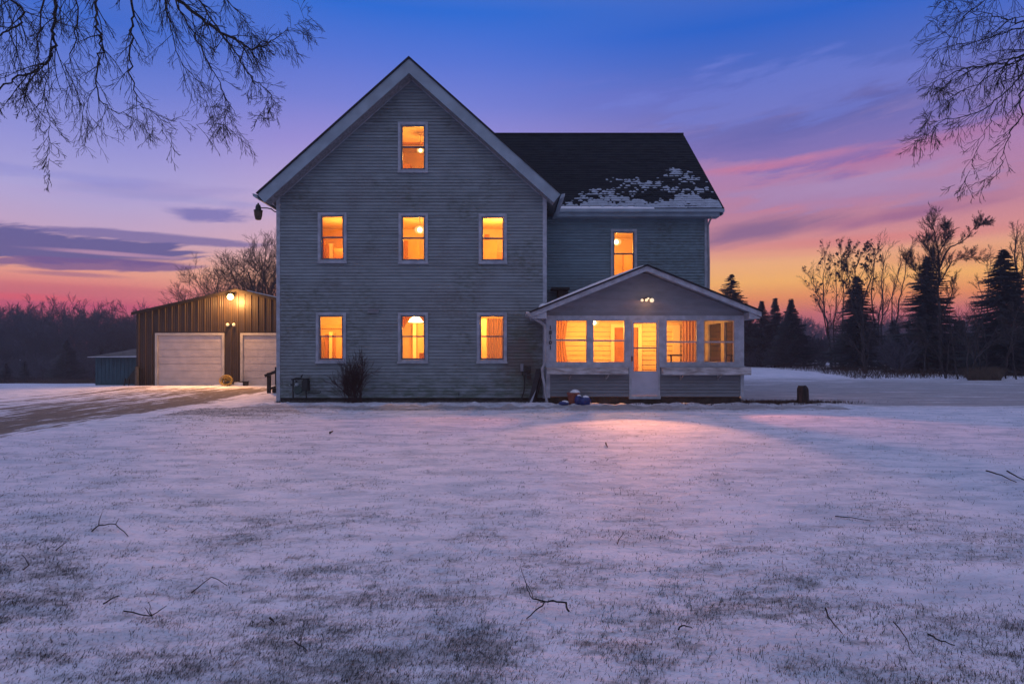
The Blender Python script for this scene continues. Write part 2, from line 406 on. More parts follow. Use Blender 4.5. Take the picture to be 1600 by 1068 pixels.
def axis(lo, hi, fine_lo, fine_hi, step, grow):
    a = []; v = fine_lo
    while v < fine_hi: a.append(v); v += step
    s = step
    while v < hi: a.append(v); s *= grow; v += s
    a.append(hi); v = fine_lo; s = step
    while True:
        s *= grow; v -= s
        if v < lo: break
        a.insert(0, v)
    a.insert(0, lo); return a
xs = axis(-1500, 1500, -9, 9, .075, 1.035)
ys = []
v = 2.2
while v < 1800: ys.append(v); v += max(.035, v*.0125)
ys.append(1800); ys = [-200, -60, -20, -6, 0, 1.2]+ys
def grid_obj(name, xs, ys, zoff, mt, barefn):
    vs = []; ba = []; br = []
    for y in ys:
        for x in xs:
            vs.append((x, y, gz(x, y)+(zoff(x, y) if callable(zoff) else zoff)))
            if y < 120 and abs(x) < 90: ba.append(barefn(x, y)); br.append(brownness(x, y))
            else: ba.append(.15); br.append(0)
    nx = len(xs); fs = [(j*nx+i, j*nx+i+1, (j+1)*nx+i+1, (j+1)*nx+i) for j in range(len(ys)-1) for i in range(nx-1)]
    me = bpy.data.meshes.new(name); me.from_pydata(vs, [], fs); me.shade_smooth()
    a = me.attributes.new('bare', 'FLOAT', 'POINT'); a.data.foreach_set('value', ba)
    a = me.attributes.new('brown', 'FLOAT', 'POINT'); a.data.foreach_set('value', br)
    me.materials.append(mt); o = bpy.data.objects.new(name, me); COL.objects.link(o); tag(o, kind='structure'); return o
grid_obj('ground', xs, ys, 0, M['snow'], bareness)
def roadbare(x, y):
    e = sstep(-17.3, -16.0, x+.9*noise.noise(Vector((3, y*.35, 0))))*sstep(-8.4, -9.4, x+.3*noise.noise(Vector((7, y*.4, 0)))+.25*noise.noise(Vector((x*3, y*1.5, 0))))
    e *= sstep(28.6, 26.2, y+.8*noise.noise(Vector((x*.5, 1, 0))))
    core = exp(-((x+10.3)/1.25)**2)*sstep(27.8, 24, y)
    mid = exp(-((x+13.2)/1.6)**2)*.45
    e *= .44+.40*core+.26*mid
    if y > 25: e *= .5+.5*sstep(28.5, 25, y)
    return e*.95
grid_obj('driveway', [-17.5+i*.1 for i in range(96)], [-4+i*.16 for i in range(205)], lambda x, y: -.02+.032*sstep(-17.5, -17.0, x)*sstep(-8.0, -8.5, x)*sstep(-4, -3.5, y), M['road'], roadbare)

# grass blades poking through thin snow
rng = random.Random(4)
g = MB(); made = 0
while made < 12500:
    y = 2.7*exp(rng.random()**1.15*math.log(17/2.7)); x = rng.uniform(-.86, .86)*y
    b = bareness(x, y)
    if rng.random() > .03+min(b, .62)**1.3*1.0: continue
    made += 1
    nb = rng.randint(3, 9); lean = rng.uniform(-.4, 1.1); spread = rng.uniform(.02, .09)
    big = 1.5 if rng.random() < .05 else 1
    for _ in range(nb):
        bx = x+rng.gauss(0, spread); by = y+rng.gauss(0, spread); bz = gz(bx, by)-.004
        h = rng.uniform(.005, .024)*big; a = rng.gauss(lean, .8); l = rng.uniform(.008, .042)*big
        w = (.0008+.00022*y)*rng.uniform(.6, 1.3)
        dx, dy = cos(a)*l, sin(a)*l
        nx_, ny_ = -sin(a)*w, cos(a)*w
        if abs(nx_) < w*.5: nx_ = w*.6
        m_ = (bx+dx*.45, by+dy*.45, bz+h*.75)
        g.quad((bx-nx_, by-ny_, bz), (bx+nx_, by+ny_, bz), (m_[0]+nx_*.7, m_[1]+ny_*.7, m_[2]), (m_[0]-nx_*.7, m_[1]-ny_*.7, m_[2]))
        g.tri((m_[0]-nx_*.7, m_[1]-ny_*.7, m_[2]), (m_[0]+nx_*.7, m_[1]+ny_*.7, m_[2]), (bx+dx, by+dy, bz+h))
tag(g.build('grass', M['grass']), 'thin dry grass blades poking through the snow on the lawn', 'grass', kind='stuff')

# ------------------------------------------------------------------ siding walls
def lap_wall(mb, ext, z0, z1, mapf, holes=(), pitch=.096, lap=.020):
    """ext(z)->(u0,u1); mapf(u,z,off)->xyz ; holes (u0,u1,z0,z1)"""
    zs = set()
    k = 0; z = z0
    while z < z1-1e-6: zs.add(round(z, 5)); z += pitch
    zs.add(round(z1, 5))
    for h in holes:
        for q in (h[2], h[3]):
            if z0 < q < z1: zs.add(round(q, 5))
    zs = sorted(zs)
    for a, b in zip(zs, zs[1:]):
        if b-a < 1e-5: continue
        ia = math.floor((a-z0)/pitch+1e-6); ca = z0+ia*pitch
        oa = lap*(1-(a-ca)/pitch); ob = lap*max(0, 1-(b-ca)/pitch)
        ea, eb = ext(a+1e-6), ext(b-1e-6)
        segs = [(ea[0], ea[1], eb[0], eb[1])]
        zm = (a+b)/2
        for h in holes:
            if h[2] <= zm <= h[3]:
                ns = []
                for (l0, r0, l1, r1) in segs:
                    if h[0] > l0 and h[1] < r0: ns += [(l0, h[0], l1, h[0]), (h[1], r0, h[1], r1)]
                    elif h[0] <= l0 and h[1] < r0 and h[1] > l0: ns.append((h[1], r0, h[1], r1))
                    elif h[1] >= r0 and h[0] > l0 and h[0] < r0: ns.append((l0, h[0], l1, h[0]))
                    elif h[0] <= l0 and h[1] >= r0: pass
                    else: ns.append((l0, r0, l1, r1))
                segs = ns
        for (l0, r0, l1, r1) in segs:
            if r0-l0 < 1e-4 and r1-l1 < 1e-4: continue
            if abs(a-ca) < 1e-4 and ia > 0 and b-a > .03:      # butt edge with the open joint under it
                gp_ = .012*pitch/.096; a2 = a+gp_; f2 = gp_/(b-a); m0 = l0+(l1-l0)*f2; m1 = r0+(r1-r0)*f2
                mb.quad(mapf(m0, a2, oa), mapf(m1, a2, oa), mapf(r1, b, ob), mapf(l1, b, ob))
                mb.quad(mapf(m0, a2, -.022), mapf(m1, a2, -.022), mapf(m1, a2, oa), mapf(m0, a2, oa))
                mb.quad(mapf(l0, a, -.022), mapf(r0, a, -.022), mapf(m1, a2, -.022), mapf(m0, a2, -.022))
                mb.quad(mapf(l0, a, 0), mapf(r0, a, 0), mapf(r0, a, -.022), mapf(l0, a, -.022))
            else: mb.quad(mapf(l0, a, oa), mapf(r0, a, oa), mapf(r1, b, ob), mapf(l1, b, ob))
def front(Y): return lambda u, z, o: (u, Y-o, z)
def sideL(X): return lambda u, z, o: (X-o, u, z)
def sideR(X): return lambda u, z, o: (X+o, u, z)

# ------------------------------------------------------------------ house
YF = 19.0; XL = -7.04; XR = 1.02; XM = -3.01; SL = .894
YW = 21.4; WR = 6.59; YB = 29.9
APZ = 10.13; EAX = 4.43        # roof apex height and half width to the eave tip
house = empty('farmhouse', (XM, YF, 0), 'large grey clapboard farmhouse with steep front gable, side wing and lit windows', 'house')
ZB = .137
def wallz(x): return APZ-abs(x-XM)*SL-.14
ZE = wallz(XL)
def gable_ext(z):
    if z <= ZE: return (XL, XR)
    hw = (APZ-.14-z)/SL; return (XM-hw, XM+hw)
wins = {'attic': (622,191,669,270,YF), 'u1': (497,332,542,411,YF), 'u2': (623,333,669,412,YF), 'u3': (748,334,792,412,YF),
        'l1': (494,488,541,567,YF), 'l2': (622,488,669,567,YF), 'l3': (745,488,792,567,YF), 'w': (954,358,995,436,YW)}
def wrect(k):
    a = wins[k]; Y = a[4]; return (PX(a[0], Y), PX(a[2], Y), PZ(a[3], Y), PZ(a[1], Y))
def shrink(r, d): return (r[0]+d, r[1]-d, r[2]+d, r[3]-d)
w = MB(); lap_wall(w, gable_ext, ZB, APZ-.16, front(YF), [shrink(wrect(k), .05) for k in wins if k != 'w'])
w.build('gable_wall', M['siding'], house)
w = MB(); lap_wall(w, lambda z: (YF, YB), ZB, ZE+.05, sideL(XL)); lap_wall(w, lambda z: (YF, YB), ZB, ZE+.05, sideR(XR))
lap_wall(w, gable_ext, ZB, APZ-.16, lambda u, z, o: (u, YB+o, z))
w.build('side_wall', M['siding'], house)
# wing wall (its lower half is the back wall of the porch)
wr = shrink(wrect('w'), .05)
doorback = (3.45, 4.25, .3, 2.33); winback = (5.1, 6.0, 1.0, 2.3)
w = MB(); lap_wall(w, lambda z: (XR+.01, WR), ZB, 6.1, front(YW), [wr, doorback])
lap_wall(w, lambda z: (YW, YB), ZB, 6.1, sideR(WR)); lap_wall(w, lambda z: (YW+(z-6.1)/.832+.02, 2*25.95-YW-(z-6.1)/.832-.02), 6.1, 10.1, sideR(WR))
lap_wall(w, lambda z: (XR, WR), ZB, 6.1, lambda u, z, o: (u, YB+o, z))
w.build('wing_wall', M['siding_wing'], house)
f_ = MB(); f_.box(XL+.03, XR-.03, YF+.03, YB-.03, -.6, ZB+.01)
f_.box(XR+.03, WR-.05, YW+.03, YB-.04, -.6, ZB+.005)
f_.box(XR+.02, WR-.04, 18.13, YW, -.6, .22)
f_.build('foundation', M['stone'], house)
# corner boards
for bb in ((XL-.02, XL+.09, YF-.025, YF+.10, 0.0, ZE-.05), (XR-.1, XR+.022, YF-.025, YF+.1, ZB-.02, ZE-.05), (WR-.09, WR+.02, YW-.025, YW+.1, ZB, 6.05)):
    c = MB(); c.box(*bb); c.build('corner_board', M['trim'], house)

# main roof: two slabs with rake boards
def roof_pt(x, off): return Vector((x, 0, APZ-abs(x-XM)*SL+off))
nx, nz = SL/sqrt(1+SL*SL), 1/sqrt(1+SL*SL)
def slab(sign, y0, y1, top, thick, x_in=0.0, x_out=EAX):
    a = Vector((XM+sign*x_in, y0, APZ-x_in*SL+top)); b = Vector((XM+sign*x_out, y0, APZ-x_out*SL+top))
    dn = Vector((-sign*nx, 0, -nz))*thick
    # keep the inner edge vertical so both slabs meet on the ridge
    ai = Vector((a.x, y0, a.z-thick/nz)) if x_in == 0 else a+dn
    return [a, b, b+dn, ai]
r = MB()
for sg in (-1, 1): r.prism(slab(sg, 18.46, YB+.4, .0, .05, 0, EAX+.03), (0, YB+.4-18.46, 0))
r.build('main_roof', M['shingle_plain'], house)
r = MB()
for sg in (-1, 1):
    r.prism(slab(sg, 18.5, 18.54, -.067, .31, 0, EAX), (0, .035, 0))
r.build('rake_board', M['fascia'], house)
r = MB()
for sg in (-1, 1):   # boxed soffit behind the rake, its underside vented
    r.prism(slab(sg, 18.536, YF-.02, -.075, .30, 0, EAX-.02), (0, YF-.02-18.536, 0))
    r.prism(slab(sg, YF-.018, YB+.3, -.075, .07, 3.5, EAX-.02), (0, YB+.3-YF, 0))
    q = slab(sg, 18.56, YF, -.075, .36, 0, EAX-.3)
r.build('soffit', M['soffit'], house)
# small frieze bits along the rake, slightly ragged
fr = MB()
for sg in (-1, 1):
    fr.prism(slab(sg, YF-.05, YF-.02, -.42, .06, .0, EAX-.55), (0, .028, 0))
fr.build('frieze_board', M['trim'], house)
# eave gutters of the gable roof
def gutter_bar(x, z, y0, y1, tilt):
    m_ = MB(); s_ = tilt
    prof = [Vector((x, y0, z)), Vector((x+.11*s_, y0, z+.03)), Vector((x+.10*s_, y0, z-.05)), Vector((x+.02*s_, y0, z-.11)), Vector((x-.05*s_, y0, z-.12))]
    m_.prism(prof, (0, y1-y0, 0)); return m_
ex = EAX+.02
gutter_bar(XM+ex, APZ-ex*SL-.05, 18.48, 21.2, 1).build('gutter', M['fascia'], house)
gutter_bar(XM-ex, APZ-ex*SL-.05, 18.48, YB, -1).build('gutter', M['fascia'], house)
# curled loose end of guttering at the left eave
cl = MB(); cl.tube([P(427,317,19.1), P(429,321,19.1), P(433,324,19.1), P(437,325,19.1)], .02, .015, 6)
cl.build('gutter_elbow', M['soffit'], house)

# wing roof, with stepped shingle courses
EZ, EY, RZ, RY = 6.25, 20.95, 10.41, 25.95
RX1 = 7.02
sl = (RZ-EZ)/(RY-EY)
r = MB(); rows = 40; rr = random.Random(2)
for i in range(rows):
    z0 = EZ+(RZ-EZ)*i/rows; z1 = EZ+(RZ-EZ)*(i+1)/rows; y0 = EY+(z0-EZ)/sl; y1 = EY+(z1-EZ)/sl
    xx = -2.9
    while xx < RX1:
        wdt = rr.uniform(.25, .42); x2 = min(xx+wdt, RX1); t_ = rr.uniform(.012, .024)
        r.quad((xx, y0, z0+t_), (x2, y0, z0+t_), (x2, y1, z1+.004), (xx, y1, z1+.004))
        r.quad((xx, y0, z0-.004), (x2, y0, z0-.004), (x2, y0, z0+t_), (xx, y0, z0+t_))
        xx = x2
r.prism([(RX1, EY, EZ-.05), (RX1, EY, EZ), (RX1, RY, RZ), (RX1, 2*RY-EY, EZ), (RX1, 2*RY-EY, EZ-.05), (RX1, RY, RZ-.06)], (-9.9, 0, 0))
r.build('wing_roof', M['shingle'], house)
r = MB(); rr = random.Random(3)
for i in range(24):
    z0 = EZ+(RZ-EZ)*i/rows; z1 = EZ+(RZ-EZ)*(i+1)/rows; y0 = EY+(z0-EZ)/sl; y1 = EY+(z1-EZ)/sl; hh = z0-EZ
    x = 1.55+.12*i; cells = []
    while x < RX1-.06:
        n_ = fbm(x*.75, hh*2.6, 1.0, 4, 2.2)*1.15+.38*noise.noise(Vector((x*5.5, i*1.9, 3)))+.40*noise.noise(Vector((x*15, i*3.1, 8)))
        thr_ = -.36+.40*hh/1.0-.30*sstep(1.6, 5.0, x)+.20*sstep(6.2, 7.0, x)*min(1, hh*2)+.40+.16*sstep(3.4, 1.6, x)
        cells.append((x, max(0, min(1, (n_-thr_)*5)))); x += .04
    for (xa, ca), (xb, cb) in zip(cells, cells[1:]):
        if ca <= 0 and cb <= 0: continue
        ta, tb = .026+.030*ca, .026+.030*cb; fa = .10+.30*(1-ca); yy0 = y0+(y1-y0)*.04; zz0 = z0+(z1-z0)*.04; cut = min(.88, .34+.46*max(ca, cb)+.14*rr.random())
        ye = y0+(y1-y0)*cut*.86; ze = z0+(z1-z0)*cut*.86
        A_ = Vector((xa, yy0, zz0+.018)); B_ = Vector((xb, yy0, zz0+.018)); A2 = Vector((xa, yy0+.012, zz0+ta)); B2 = Vector((xb, yy0+.012, zz0+tb)); A3 = Vector((xa, ye, ze+ta*.6)); B3 = Vector((xb, ye, ze+tb*.6))
        r.quad(A_, B_, B2, A2); r.quad(A2, B2, B3, A3)
rs_ = r.build('snow_patch', M['roofsnow'], house); rs_['label'] = 'broken patches of snow between the shingle courses'; rs_['kind'] = 'stuff'
r = MB(); r.box(-2.4, RX1-.005, RY-.06, RY+.06, RZ-.02, RZ+.05); r.build('ridge_cap', M['shingle_plain'], house)
r = MB(); r.box(1.36, 6.88, EY+.03, EY+.06, 6.0, EZ-.055); r.box(1.36, 6.88, EY+.06, YW-.02, 5.99, 6.02)
r.box(1.30, 7.0, EY-.09, EY+.028, EZ-.13, EZ-.03)
for i in range(2): pass
r.prism([(7.0, EY+.02, EZ-.055), (7.0, EY+.02, 6.06), (7.0, EY+.3, 6.06), (7.0, RY, RZ-.28), (7.0, RY, RZ-.07)], (-.03, 0, 0))
r.build('eave_fascia', M['fascia'], house)
# downspout at the far corner of the wing
d = MB(); d.tube([P(1112, 339, 21.0), P(1109, 345, 21.25), P(1106.5, 352, 21.36), Vector((WR+.05, 21.36, 4.5)), Vector((WR+.05, 21.36, .2))], .035, .035, 6)
d.build('downspout', M['pipe'], house)
# ledge of thick snow held on the eave
s_ = MB(); rr = random.Random(8); x = 1.55; pts = []
while x < 4.7:
    pts.append((x, .6*(.045+.035*noise.noise(Vector((x*2.1,3,0)))+.02*rr.random())*sstep(4.9, 3.6, x))); x += .09
for (xa, ha), (xb, hb) in zip(pts, pts[1:]):
    s_.quad((xa, EY-.05, EZ-.03), (xb, EY-.05, EZ-.03), (xb, EY-.03, EZ+hb), (xa, EY-.03, EZ+ha))
    s_.quad((xa, EY-.03, EZ+ha), (xb, EY-.03, EZ+hb), (xb, EY+.10, EZ+.10), (xa, EY+.10, EZ+.10))
tag(s_.build('eave_snow', M['snowcap'], house), 'thick ledge of snow held along the gutter')

# ---- windows
def window(key, rail=.5, sash='sash', casing='trim', label=None):
    x0, x1, z0, z1 = wrect(key); Y = wins[key][4]
    m_ = MB(); m_.ring(x0, x1, z0, z1, .075, Y-.045, Y+.02); m_.box(x0-.015, x1+.015, Y-.07, Y-.046, z0-.012, z0+.045)
    m_.ring(x0+.075, x1-.075, z0+.075, z1-.075, .02, Y-.02, Y+.12)
    fr = m_.build('window', M[casing], house)
    if label: fr['label'] = label
    a0, a1, b0, b1 = x0+.097, x1-.097, z0+.097, z1-.097
    m_ = MB(); zc = b0+(b1-b0)*rail
    m_.ring(a0, a1, zc, b1, .035, Y-.01, Y+.03); m_.ring(a0, a1, b0, zc+.03, .035, Y+.032, Y+.07, wb=.05)
    m_.build('sash', M[sash], fr)
    m_ = MB(); m_.box(a0+.03, a1-.03, Y+.008, Y+.012, zc+.03, b1-.03); m_.box(a0+.03, a1-.03, Y+.048, Y+.052, b0+.045, zc)
    m_.build('pane', M['glass'], fr)
    return fr
window('attic'); window('u1'); window('u2'); window('u3'); window('l1', .52, label='kitchen window beside the gas meter'); window('l2', .52); window('l3', .52); window('w')

# ---- rooms behind the windows
def room(x0, x1, y0, y1, z0, z1, wm='wall_in', name='room'):
    m_ = MB()
    m_.quad((x0,y1,z0),(x1,y1,z0),(x1,y1,z1),(x0,y1,z1)); m_.quad((x0,y0,z0),(x0,y1,z0),(x0,y1,z1),(x0,y0,z1)); m_.quad((x1,y1,z0),(x1,y0,z0),(x1,y0,z1),(x1,y1,z1))
    o = m_.build('room_wall', M[wm], house)
    c_ = MB(); c_.box(x0, x1, y0, y1, z1, z1+.05); c_.build('room_ceiling', M['ceil_in'], house)
    c_ = MB(); c_.box(x0, x1, y0, y1, z0-.05, z0); c_.build('room_floor', M['floor_in'], house)
    # inner lining of the front wall around the opening
    return o
def lining(key, x0, x1, z0, z1):
    a = wrect(key); Y = wins[key][4]+.075; m_ = MB(); q = shrink(a, .09)
    m_.box(x0, q[0], Y, Y+.02, z0, z1); m_.box(q[1], x1, Y, Y+.02, z0, z1)
    m_.box(q[0], q[1], Y, Y+.02, z0, q[2]); m_.box(q[0], q[1], Y, Y+.02, q[3], z1)
    m_.build('wall_lining', M['wall_in'], house)
rooms = {'u1': (-6.95,-4.2,3.2,5.85,'wall_in2'), 'u2': (-4.15,-1.8,3.2,5.85,'wall_in'), 'u3': (-1.75,.95,3.2,5.85,'wall_in'),
         'l1': (-6.95,-4.2,.4,2.98,'wall_in'), 'l2': (-4.15,-1.8,.4,2.98,'wall_in'), 'l3': (-1.75,.95,.4,2.98,'wall_in'),
         'attic': (-4.2,-1.75,6.15,8.55,'wall_in2'), 'w': (2.3,5.4,3.2,5.95,'wall_in')}
for k, (x0, x1, z0, z1, wm) in rooms.items():
    Y = wins[k][4]; room(x0, x1, Y+.08, Y+3.4, z0, z1, wm); lining(k, x0, x1, z0, z1)
def inbox(name, mt, x0, x1, y0, y1, z0, z1):
    m_ = MB(); m_.box(x0, x1, y0, y1, z0, z1); return m_.build(name, M[mt], house)
def px_in(name, mt, pxa, pya, pxb, pyb, Y, th=.05):
    return inbox(name, mt, PX(pxa, Y), PX(pxb, Y), Y, Y+th, PZ(pyb, Y), PZ(pya, Y))
# upstairs left: slanting wall edge, door frame and a dark wardrobe
px_in('wardrobe', 'door_in', 522, 388, 548, 440, 21.2, .8)
px_in('door_frame', 'door_in', 509, 382, 513.5, 440, 21.6, .06)
px_in('door_frame', 'curtain', 504, 370, 507, 440, 20.4, .06)
px_in('door_frame', 'trim_in', 514, 380, 520, 440, 21.9, .06)
# upstairs right: wood seam and closet door
px_in('closet_door', 'wall_in2', 755, 376, 777, 430, 22.2, .05); px_in('door_frame', 'trim_in', 753, 374, 754.4, 430, 22.1, .05)
px_in('closet_door', 'wall_in2', 632, 374, 656, 430, 22.2, .05)
px_in('closet_door', 'door_in', 629, 376, 637, 430, 22.1, .05); px_in('dresser', 'door_in', 776, 394, 790, 430, 21.6, .4); px_in('picture', 'curtain', 758, 366, 765, 374, 22.25, .04)
px_in('roof_beam', 'door_in', 620, 222, 672, 225, 21.3, .12); px_in('stored_box', 'door_in', 628, 256, 641, 275, 21.4, .4)
# kitchen: door posts and cupboard
px_in('cupboard', 'door_in', 508, 522, 513, 575, 21.8, .3); px_in('door_frame', 'trim_in', 514, 518, 519, 575, 21.7, .05)
px_in('cupboard', 'wall_in2', 519.5, 524, 534, 575, 21.9, .3); px_in('door_frame', 'curtain', 521, 520, 524, 575, 21.6, .05)
px_in('picture_rail', 'wall_in2', 500, 507, 540, 513, 22.2, .06)
# dining room: wall corner and a chair back near the sill
px_in('wall_corner', 'wall_in2', 652, 505, 664, 575, 21.5, .05); px_in('door_frame', 'door_in', 650.6, 505, 651.8, 575, 21.45, .05)
px_in('door_frame', 'trim_in', 645, 505, 650.4, 575, 21.45, .05)
px_in('chair_back', 'door_in', 655, 551, 663, 566, 20.3, .05)
# parlour
px_in('bed_post', 'trim_in', 752, 498, 760, 575, 21.6, .05)
# wing bedroom
px_in('closet_door', 'wall_in2', 974, 396, 990, 440, 24.2, .05); px_in('door_frame', 'door_in', 973, 396, 974, 440, 24.15, .05)

def curtain(name, pxa, pxb, pya, pyb, Y, mt, label, flare=0.0, folds=6, group=None):
    m_ = MB(); n = folds*8; x0, x1, z0, z1 = PX(pxa, Y), PX(pxb, Y), PZ(pyb, Y), PZ(pya, Y)
    for i in range(n):
        for (j0, j1) in ((0,.5),(.5,1)):
            def pt(i, t):
                u = i/n; xw = x0+(x1-x0)*u*(1-flare*(1-abs(2*t-1))) if flare else x0+(x1-x0)*u
                return (xw, Y+.022*sin(u*folds*2*pi+t*.6), z0+(z1-z0)*t)
            m_.quad(pt(i, j0), pt(i+1, j0), pt(i+1, j1), pt(i, j1))
    return tag(m_.build(name, M[mt], smooth=True), label, 'curtain', group)
curtain('curtain', 761, 786, 497, 562, 19.25, 'curtain2', 'brown curtain hanging in the ground floor window nearest the porch')
def tieback(pa, pb, pc, label):
    m_ = MB(); Y = 19.2
    a, b, c_ = P(*pa, Y), P(*pb, Y), P(*pc, Y)
    m_.prism([a, b, c_], (0, .02, 0)); return tag(m_.build('curtain', M['curtain']), label, 'curtain')
tieback((629,494), (641,494), (629,515), 'left half of the tied back curtain in the middle ground floor window')
tieback((654,494), (664,494), (664,506), 'right half of the tied back curtain in the middle ground floor window')

# lamps
def light(name, loc, e, col=(1,.40,.07), r=.08, parent=None):
    l = bpy.data.lights.new(name, 'POINT'); l.energy = e; l.color = col; l.shadow_soft_size = r
    o = bpy.data.objects.new(name, l); COL.objects.link(o); o.location = loc
    return o
def globe(mb, c_, r, n=12):
    mb.lathe([(r*sin(pi*i/8)+.001, -r*cos(pi*i/8)) for i in range(9)], c_, n)
def ceiling_lamp(c_, r, ceil, label, e, dy=0):
    root = empty('ceiling_lamp', c_, label, 'lamp')
    m_ = MB(); globe(m_, c_, r*.62); m_.build('bulb', M['bulb'], root, True)
    m_ = MB(); m_.lathe([(r*1.35*sin(pi*i/10)+.001, -r*.95*cos(pi*i/10)) for i in range(11)], c_, 18); m_.build('halo_shell', M['halo_glow'], root, True)  # halo shell added round the bulb for its glow
    m_ = MB(); m_.lathe([(.012,r*.9),(.012,ceil-c_[2]-.02),(.07,ceil-c_[2]-.015),(.07,ceil-c_[2]-.002)], c_, 10); m_.build('stem', M['trim_in'], root)
    light('lamp_light', (c_[0], c_[1]+dy, c_[2]-r-.12), e)
    return root
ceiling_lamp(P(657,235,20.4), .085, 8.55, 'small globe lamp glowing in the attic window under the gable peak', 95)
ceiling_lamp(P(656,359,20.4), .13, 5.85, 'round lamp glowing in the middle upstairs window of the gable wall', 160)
lm = P(650,500,20.3)
root = empty('ceiling_lamp', lm, 'wide bright lamp shade glowing at the top of the middle ground floor window', 'lamp')
m_ = MB(); m_.lathe([(.24,-.06),(.20,.02),(.10,.10),(.04,.12)], lm, 16); m_.build('lamp_shade', M['bulb'], root, True)
m_ = MB(); m_.lathe([(.012,.12),(.012,2.97-lm.z)], lm, 8); m_.build('stem', M['trim_in'], root)
light('lamp_light', (lm.x, lm.y, lm.z-.2), 170)
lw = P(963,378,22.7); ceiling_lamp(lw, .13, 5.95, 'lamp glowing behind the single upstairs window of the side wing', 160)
light('room_light', (-5.7, 20.9, 5.2), 85, (1,.36,.06)); light('room_light', (-.5, 20.7, 5.3), 170); light('room_light', (-5.6, 20.8, 2.5), 150); light('room_light', (-.6, 20.8, 2.5), 150)

# ------------------------------------------------------------------ porch
YP = 18.07
def pX(px): return PX(px, YP)
def pZ(py): return PZ(py, YP)
plx, prx = pX(854), pX(1161)
PA = 3.94; PXM = PX(1011, 17.6); ptl = PX(828, 17.6); ptr = PX(1190, 17.6); PTZ = PZ(486, 17.6)
psl = (PA-PTZ)/(PXM-ptl)
# gable siding of the porch
def pg_ext(z):
    hw = (PA-.16-z)/psl; return (max(plx, PXM-hw), min(prx-.0, PXM+hw))
w = MB(); lap_wall(w, pg_ext, pZ(494), PA-.2, front(YP), pitch=.095); w.build('porch_gable', M['siding_porch'], house)
w = MB()
lap_wall(w, lambda z: (plx+.1, pX(986)), .235, pZ(573), front(YP), pitch=.095); lap_wall(w, lambda z: (pX(1029), prx-.08), .235, pZ(573), front(YP), pitch=.095)
lap_wall(w, lambda z: (YP, YW), .235, pZ(573), sideR(prx), pitch=.095); lap_wall(w, lambda z: (YP, YF), .235, pZ(573), sideL(plx), pitch=.095)
lap_wall(w, lambda z: (YP, YW), pZ(497), 2.75, sideR(prx), pitch=.095)
w.build('porch_wall', M['siding_porch'], house)
t_ = MB(); y0, y1 = YP-.03, YP+.09
zt, zb, zh = pZ(494), pZ(572), pZ(500)
t_.box(plx-.01, prx+.02, y0, y1, zh, zt+.02)                       # header
for a, b in ((854,868.5),(917,926.5),(976,986),(1029,1041),(1089,1099.5),(1147,1161)):
    t_.box(pX(a)-(.01 if a == 854 else 0), pX(b)+(.02 if b == 1161 else 0), y0, y1, zb+.0, zh)
for a, b in ((868.5,917),(926.5,976),(1041,1089),(1099.5,1147)): t_.box(pX(a), pX(b), y0, y1, zb, pZ(566))
t_.box(plx-.01, plx+.1, y0, y1, .2, zb); t_.box(prx-.08, prx+.02, y0, y1, .2, zb)
t_.box(pX(984)-.02, pX(986)+.01, y0, y1, .2, zb); t_.box(pX(1029)-.01, pX(1031), y0, y1, .2, zb)
t_.box(plx-.02, pX(984), y0-.03, y0-.002, zb-.03, zb+.02); t_.box(pX(1031), prx+.03, y0-.03, y0-.002, zb-.03, zb+.02)
# right end wall posts between its two windows
for a, b in ((YP+.09, YP+.5), (19.45, 19.75), (YW-.35, YW-.02)): t_.box(prx-.08, prx+.02, a, b, zb, zh)
t_.box(prx-.08, prx+.02, YP+.5, YW-.02, zb-.05, zb+.1); t_.box(prx-.08, prx+.02, YP+.09, YW-.02, zh, zt+.02)
t_.box(plx-.02, plx+.06, YP+.09, YF-.03, zb, zt)
t_.build('porch_frame', M['trim'], house)
def porch_window(a, b, c_, d_, rail):
    m_ = MB(); x0, x1, z1, z0 = pX(a), pX(b), pZ(c_), pZ(d_)
    m_.ring(x0, x1, z0, z1, .016, YP, YP+.06); zc = PZ(rail, YP); m_.box(x0+.016, x1-.016, YP+.004, YP+.05, zc-.022, zc+.022)
    fr_ = m_.build('porch_window', M['sash_light'], house)
    m_ = MB(); m_.box(x0+.015, x1-.015, YP+.02, YP+.024, z0+.015, zc-.022); m_.box(x0+.015, x1-.015, YP+.03, YP+.034, zc+.022, z1-.015)
    m_.build('pane', M['glass'], fr_); return fr_
porch_window(868.5,917,500,566,531); porch_window(926.5,976,500,566,532); porch_window(1041,1089,500,566,534); porch_window(1099.5,1147,500,566,534)
m_ = MB(); m_.box(prx-.035, prx-.03, YP+.5, 19.45, zb+.1, zh); m_.box(prx-.035, prx-.03, 19.75, YW-.35, zb+.1, zh)
for yy in (YP+.5, 19.75): pass
m_.build('end_window_pane', M['glass'], house)
# storm door
m_ = MB(); x0, x1 = pX(986)+.012, pX(1029)-.012; z0, z1 = .27, pZ(497)-.035
gx0, gx1, gz0, gz1 = pX(989.5), pX(1026), pZ(580), pZ(504)
m_.box(x0, gx0, YP-.02, YP+.03, z0, z1); m_.box(gx1, x1, YP-.02, YP+.03, z0, z1); m_.box(gx0, gx1, YP-.02, YP+.03, gz1, z1); m_.box(gx0, gx1, YP-.02, YP+.03, z0, gz0)
m_.box(gx0+.04, gx1-.04, YP-.026, YP-.021, z0+.1, gz0-.08)
dr = m_.build('storm_door', M['door'], house); dr['label'] = 'white storm door with a tall glazed top and solid bottom panel'
m_ = MB(); zc = pZ(543.5); m_.box(gx0, gx1, YP-.01, YP+.02, zc-.018, zc+.018); m_.ring(gx0, gx1, gz0, gz1, .012, YP-.012, YP+.02); m_.build('meeting_rail', M['sash'], dr)
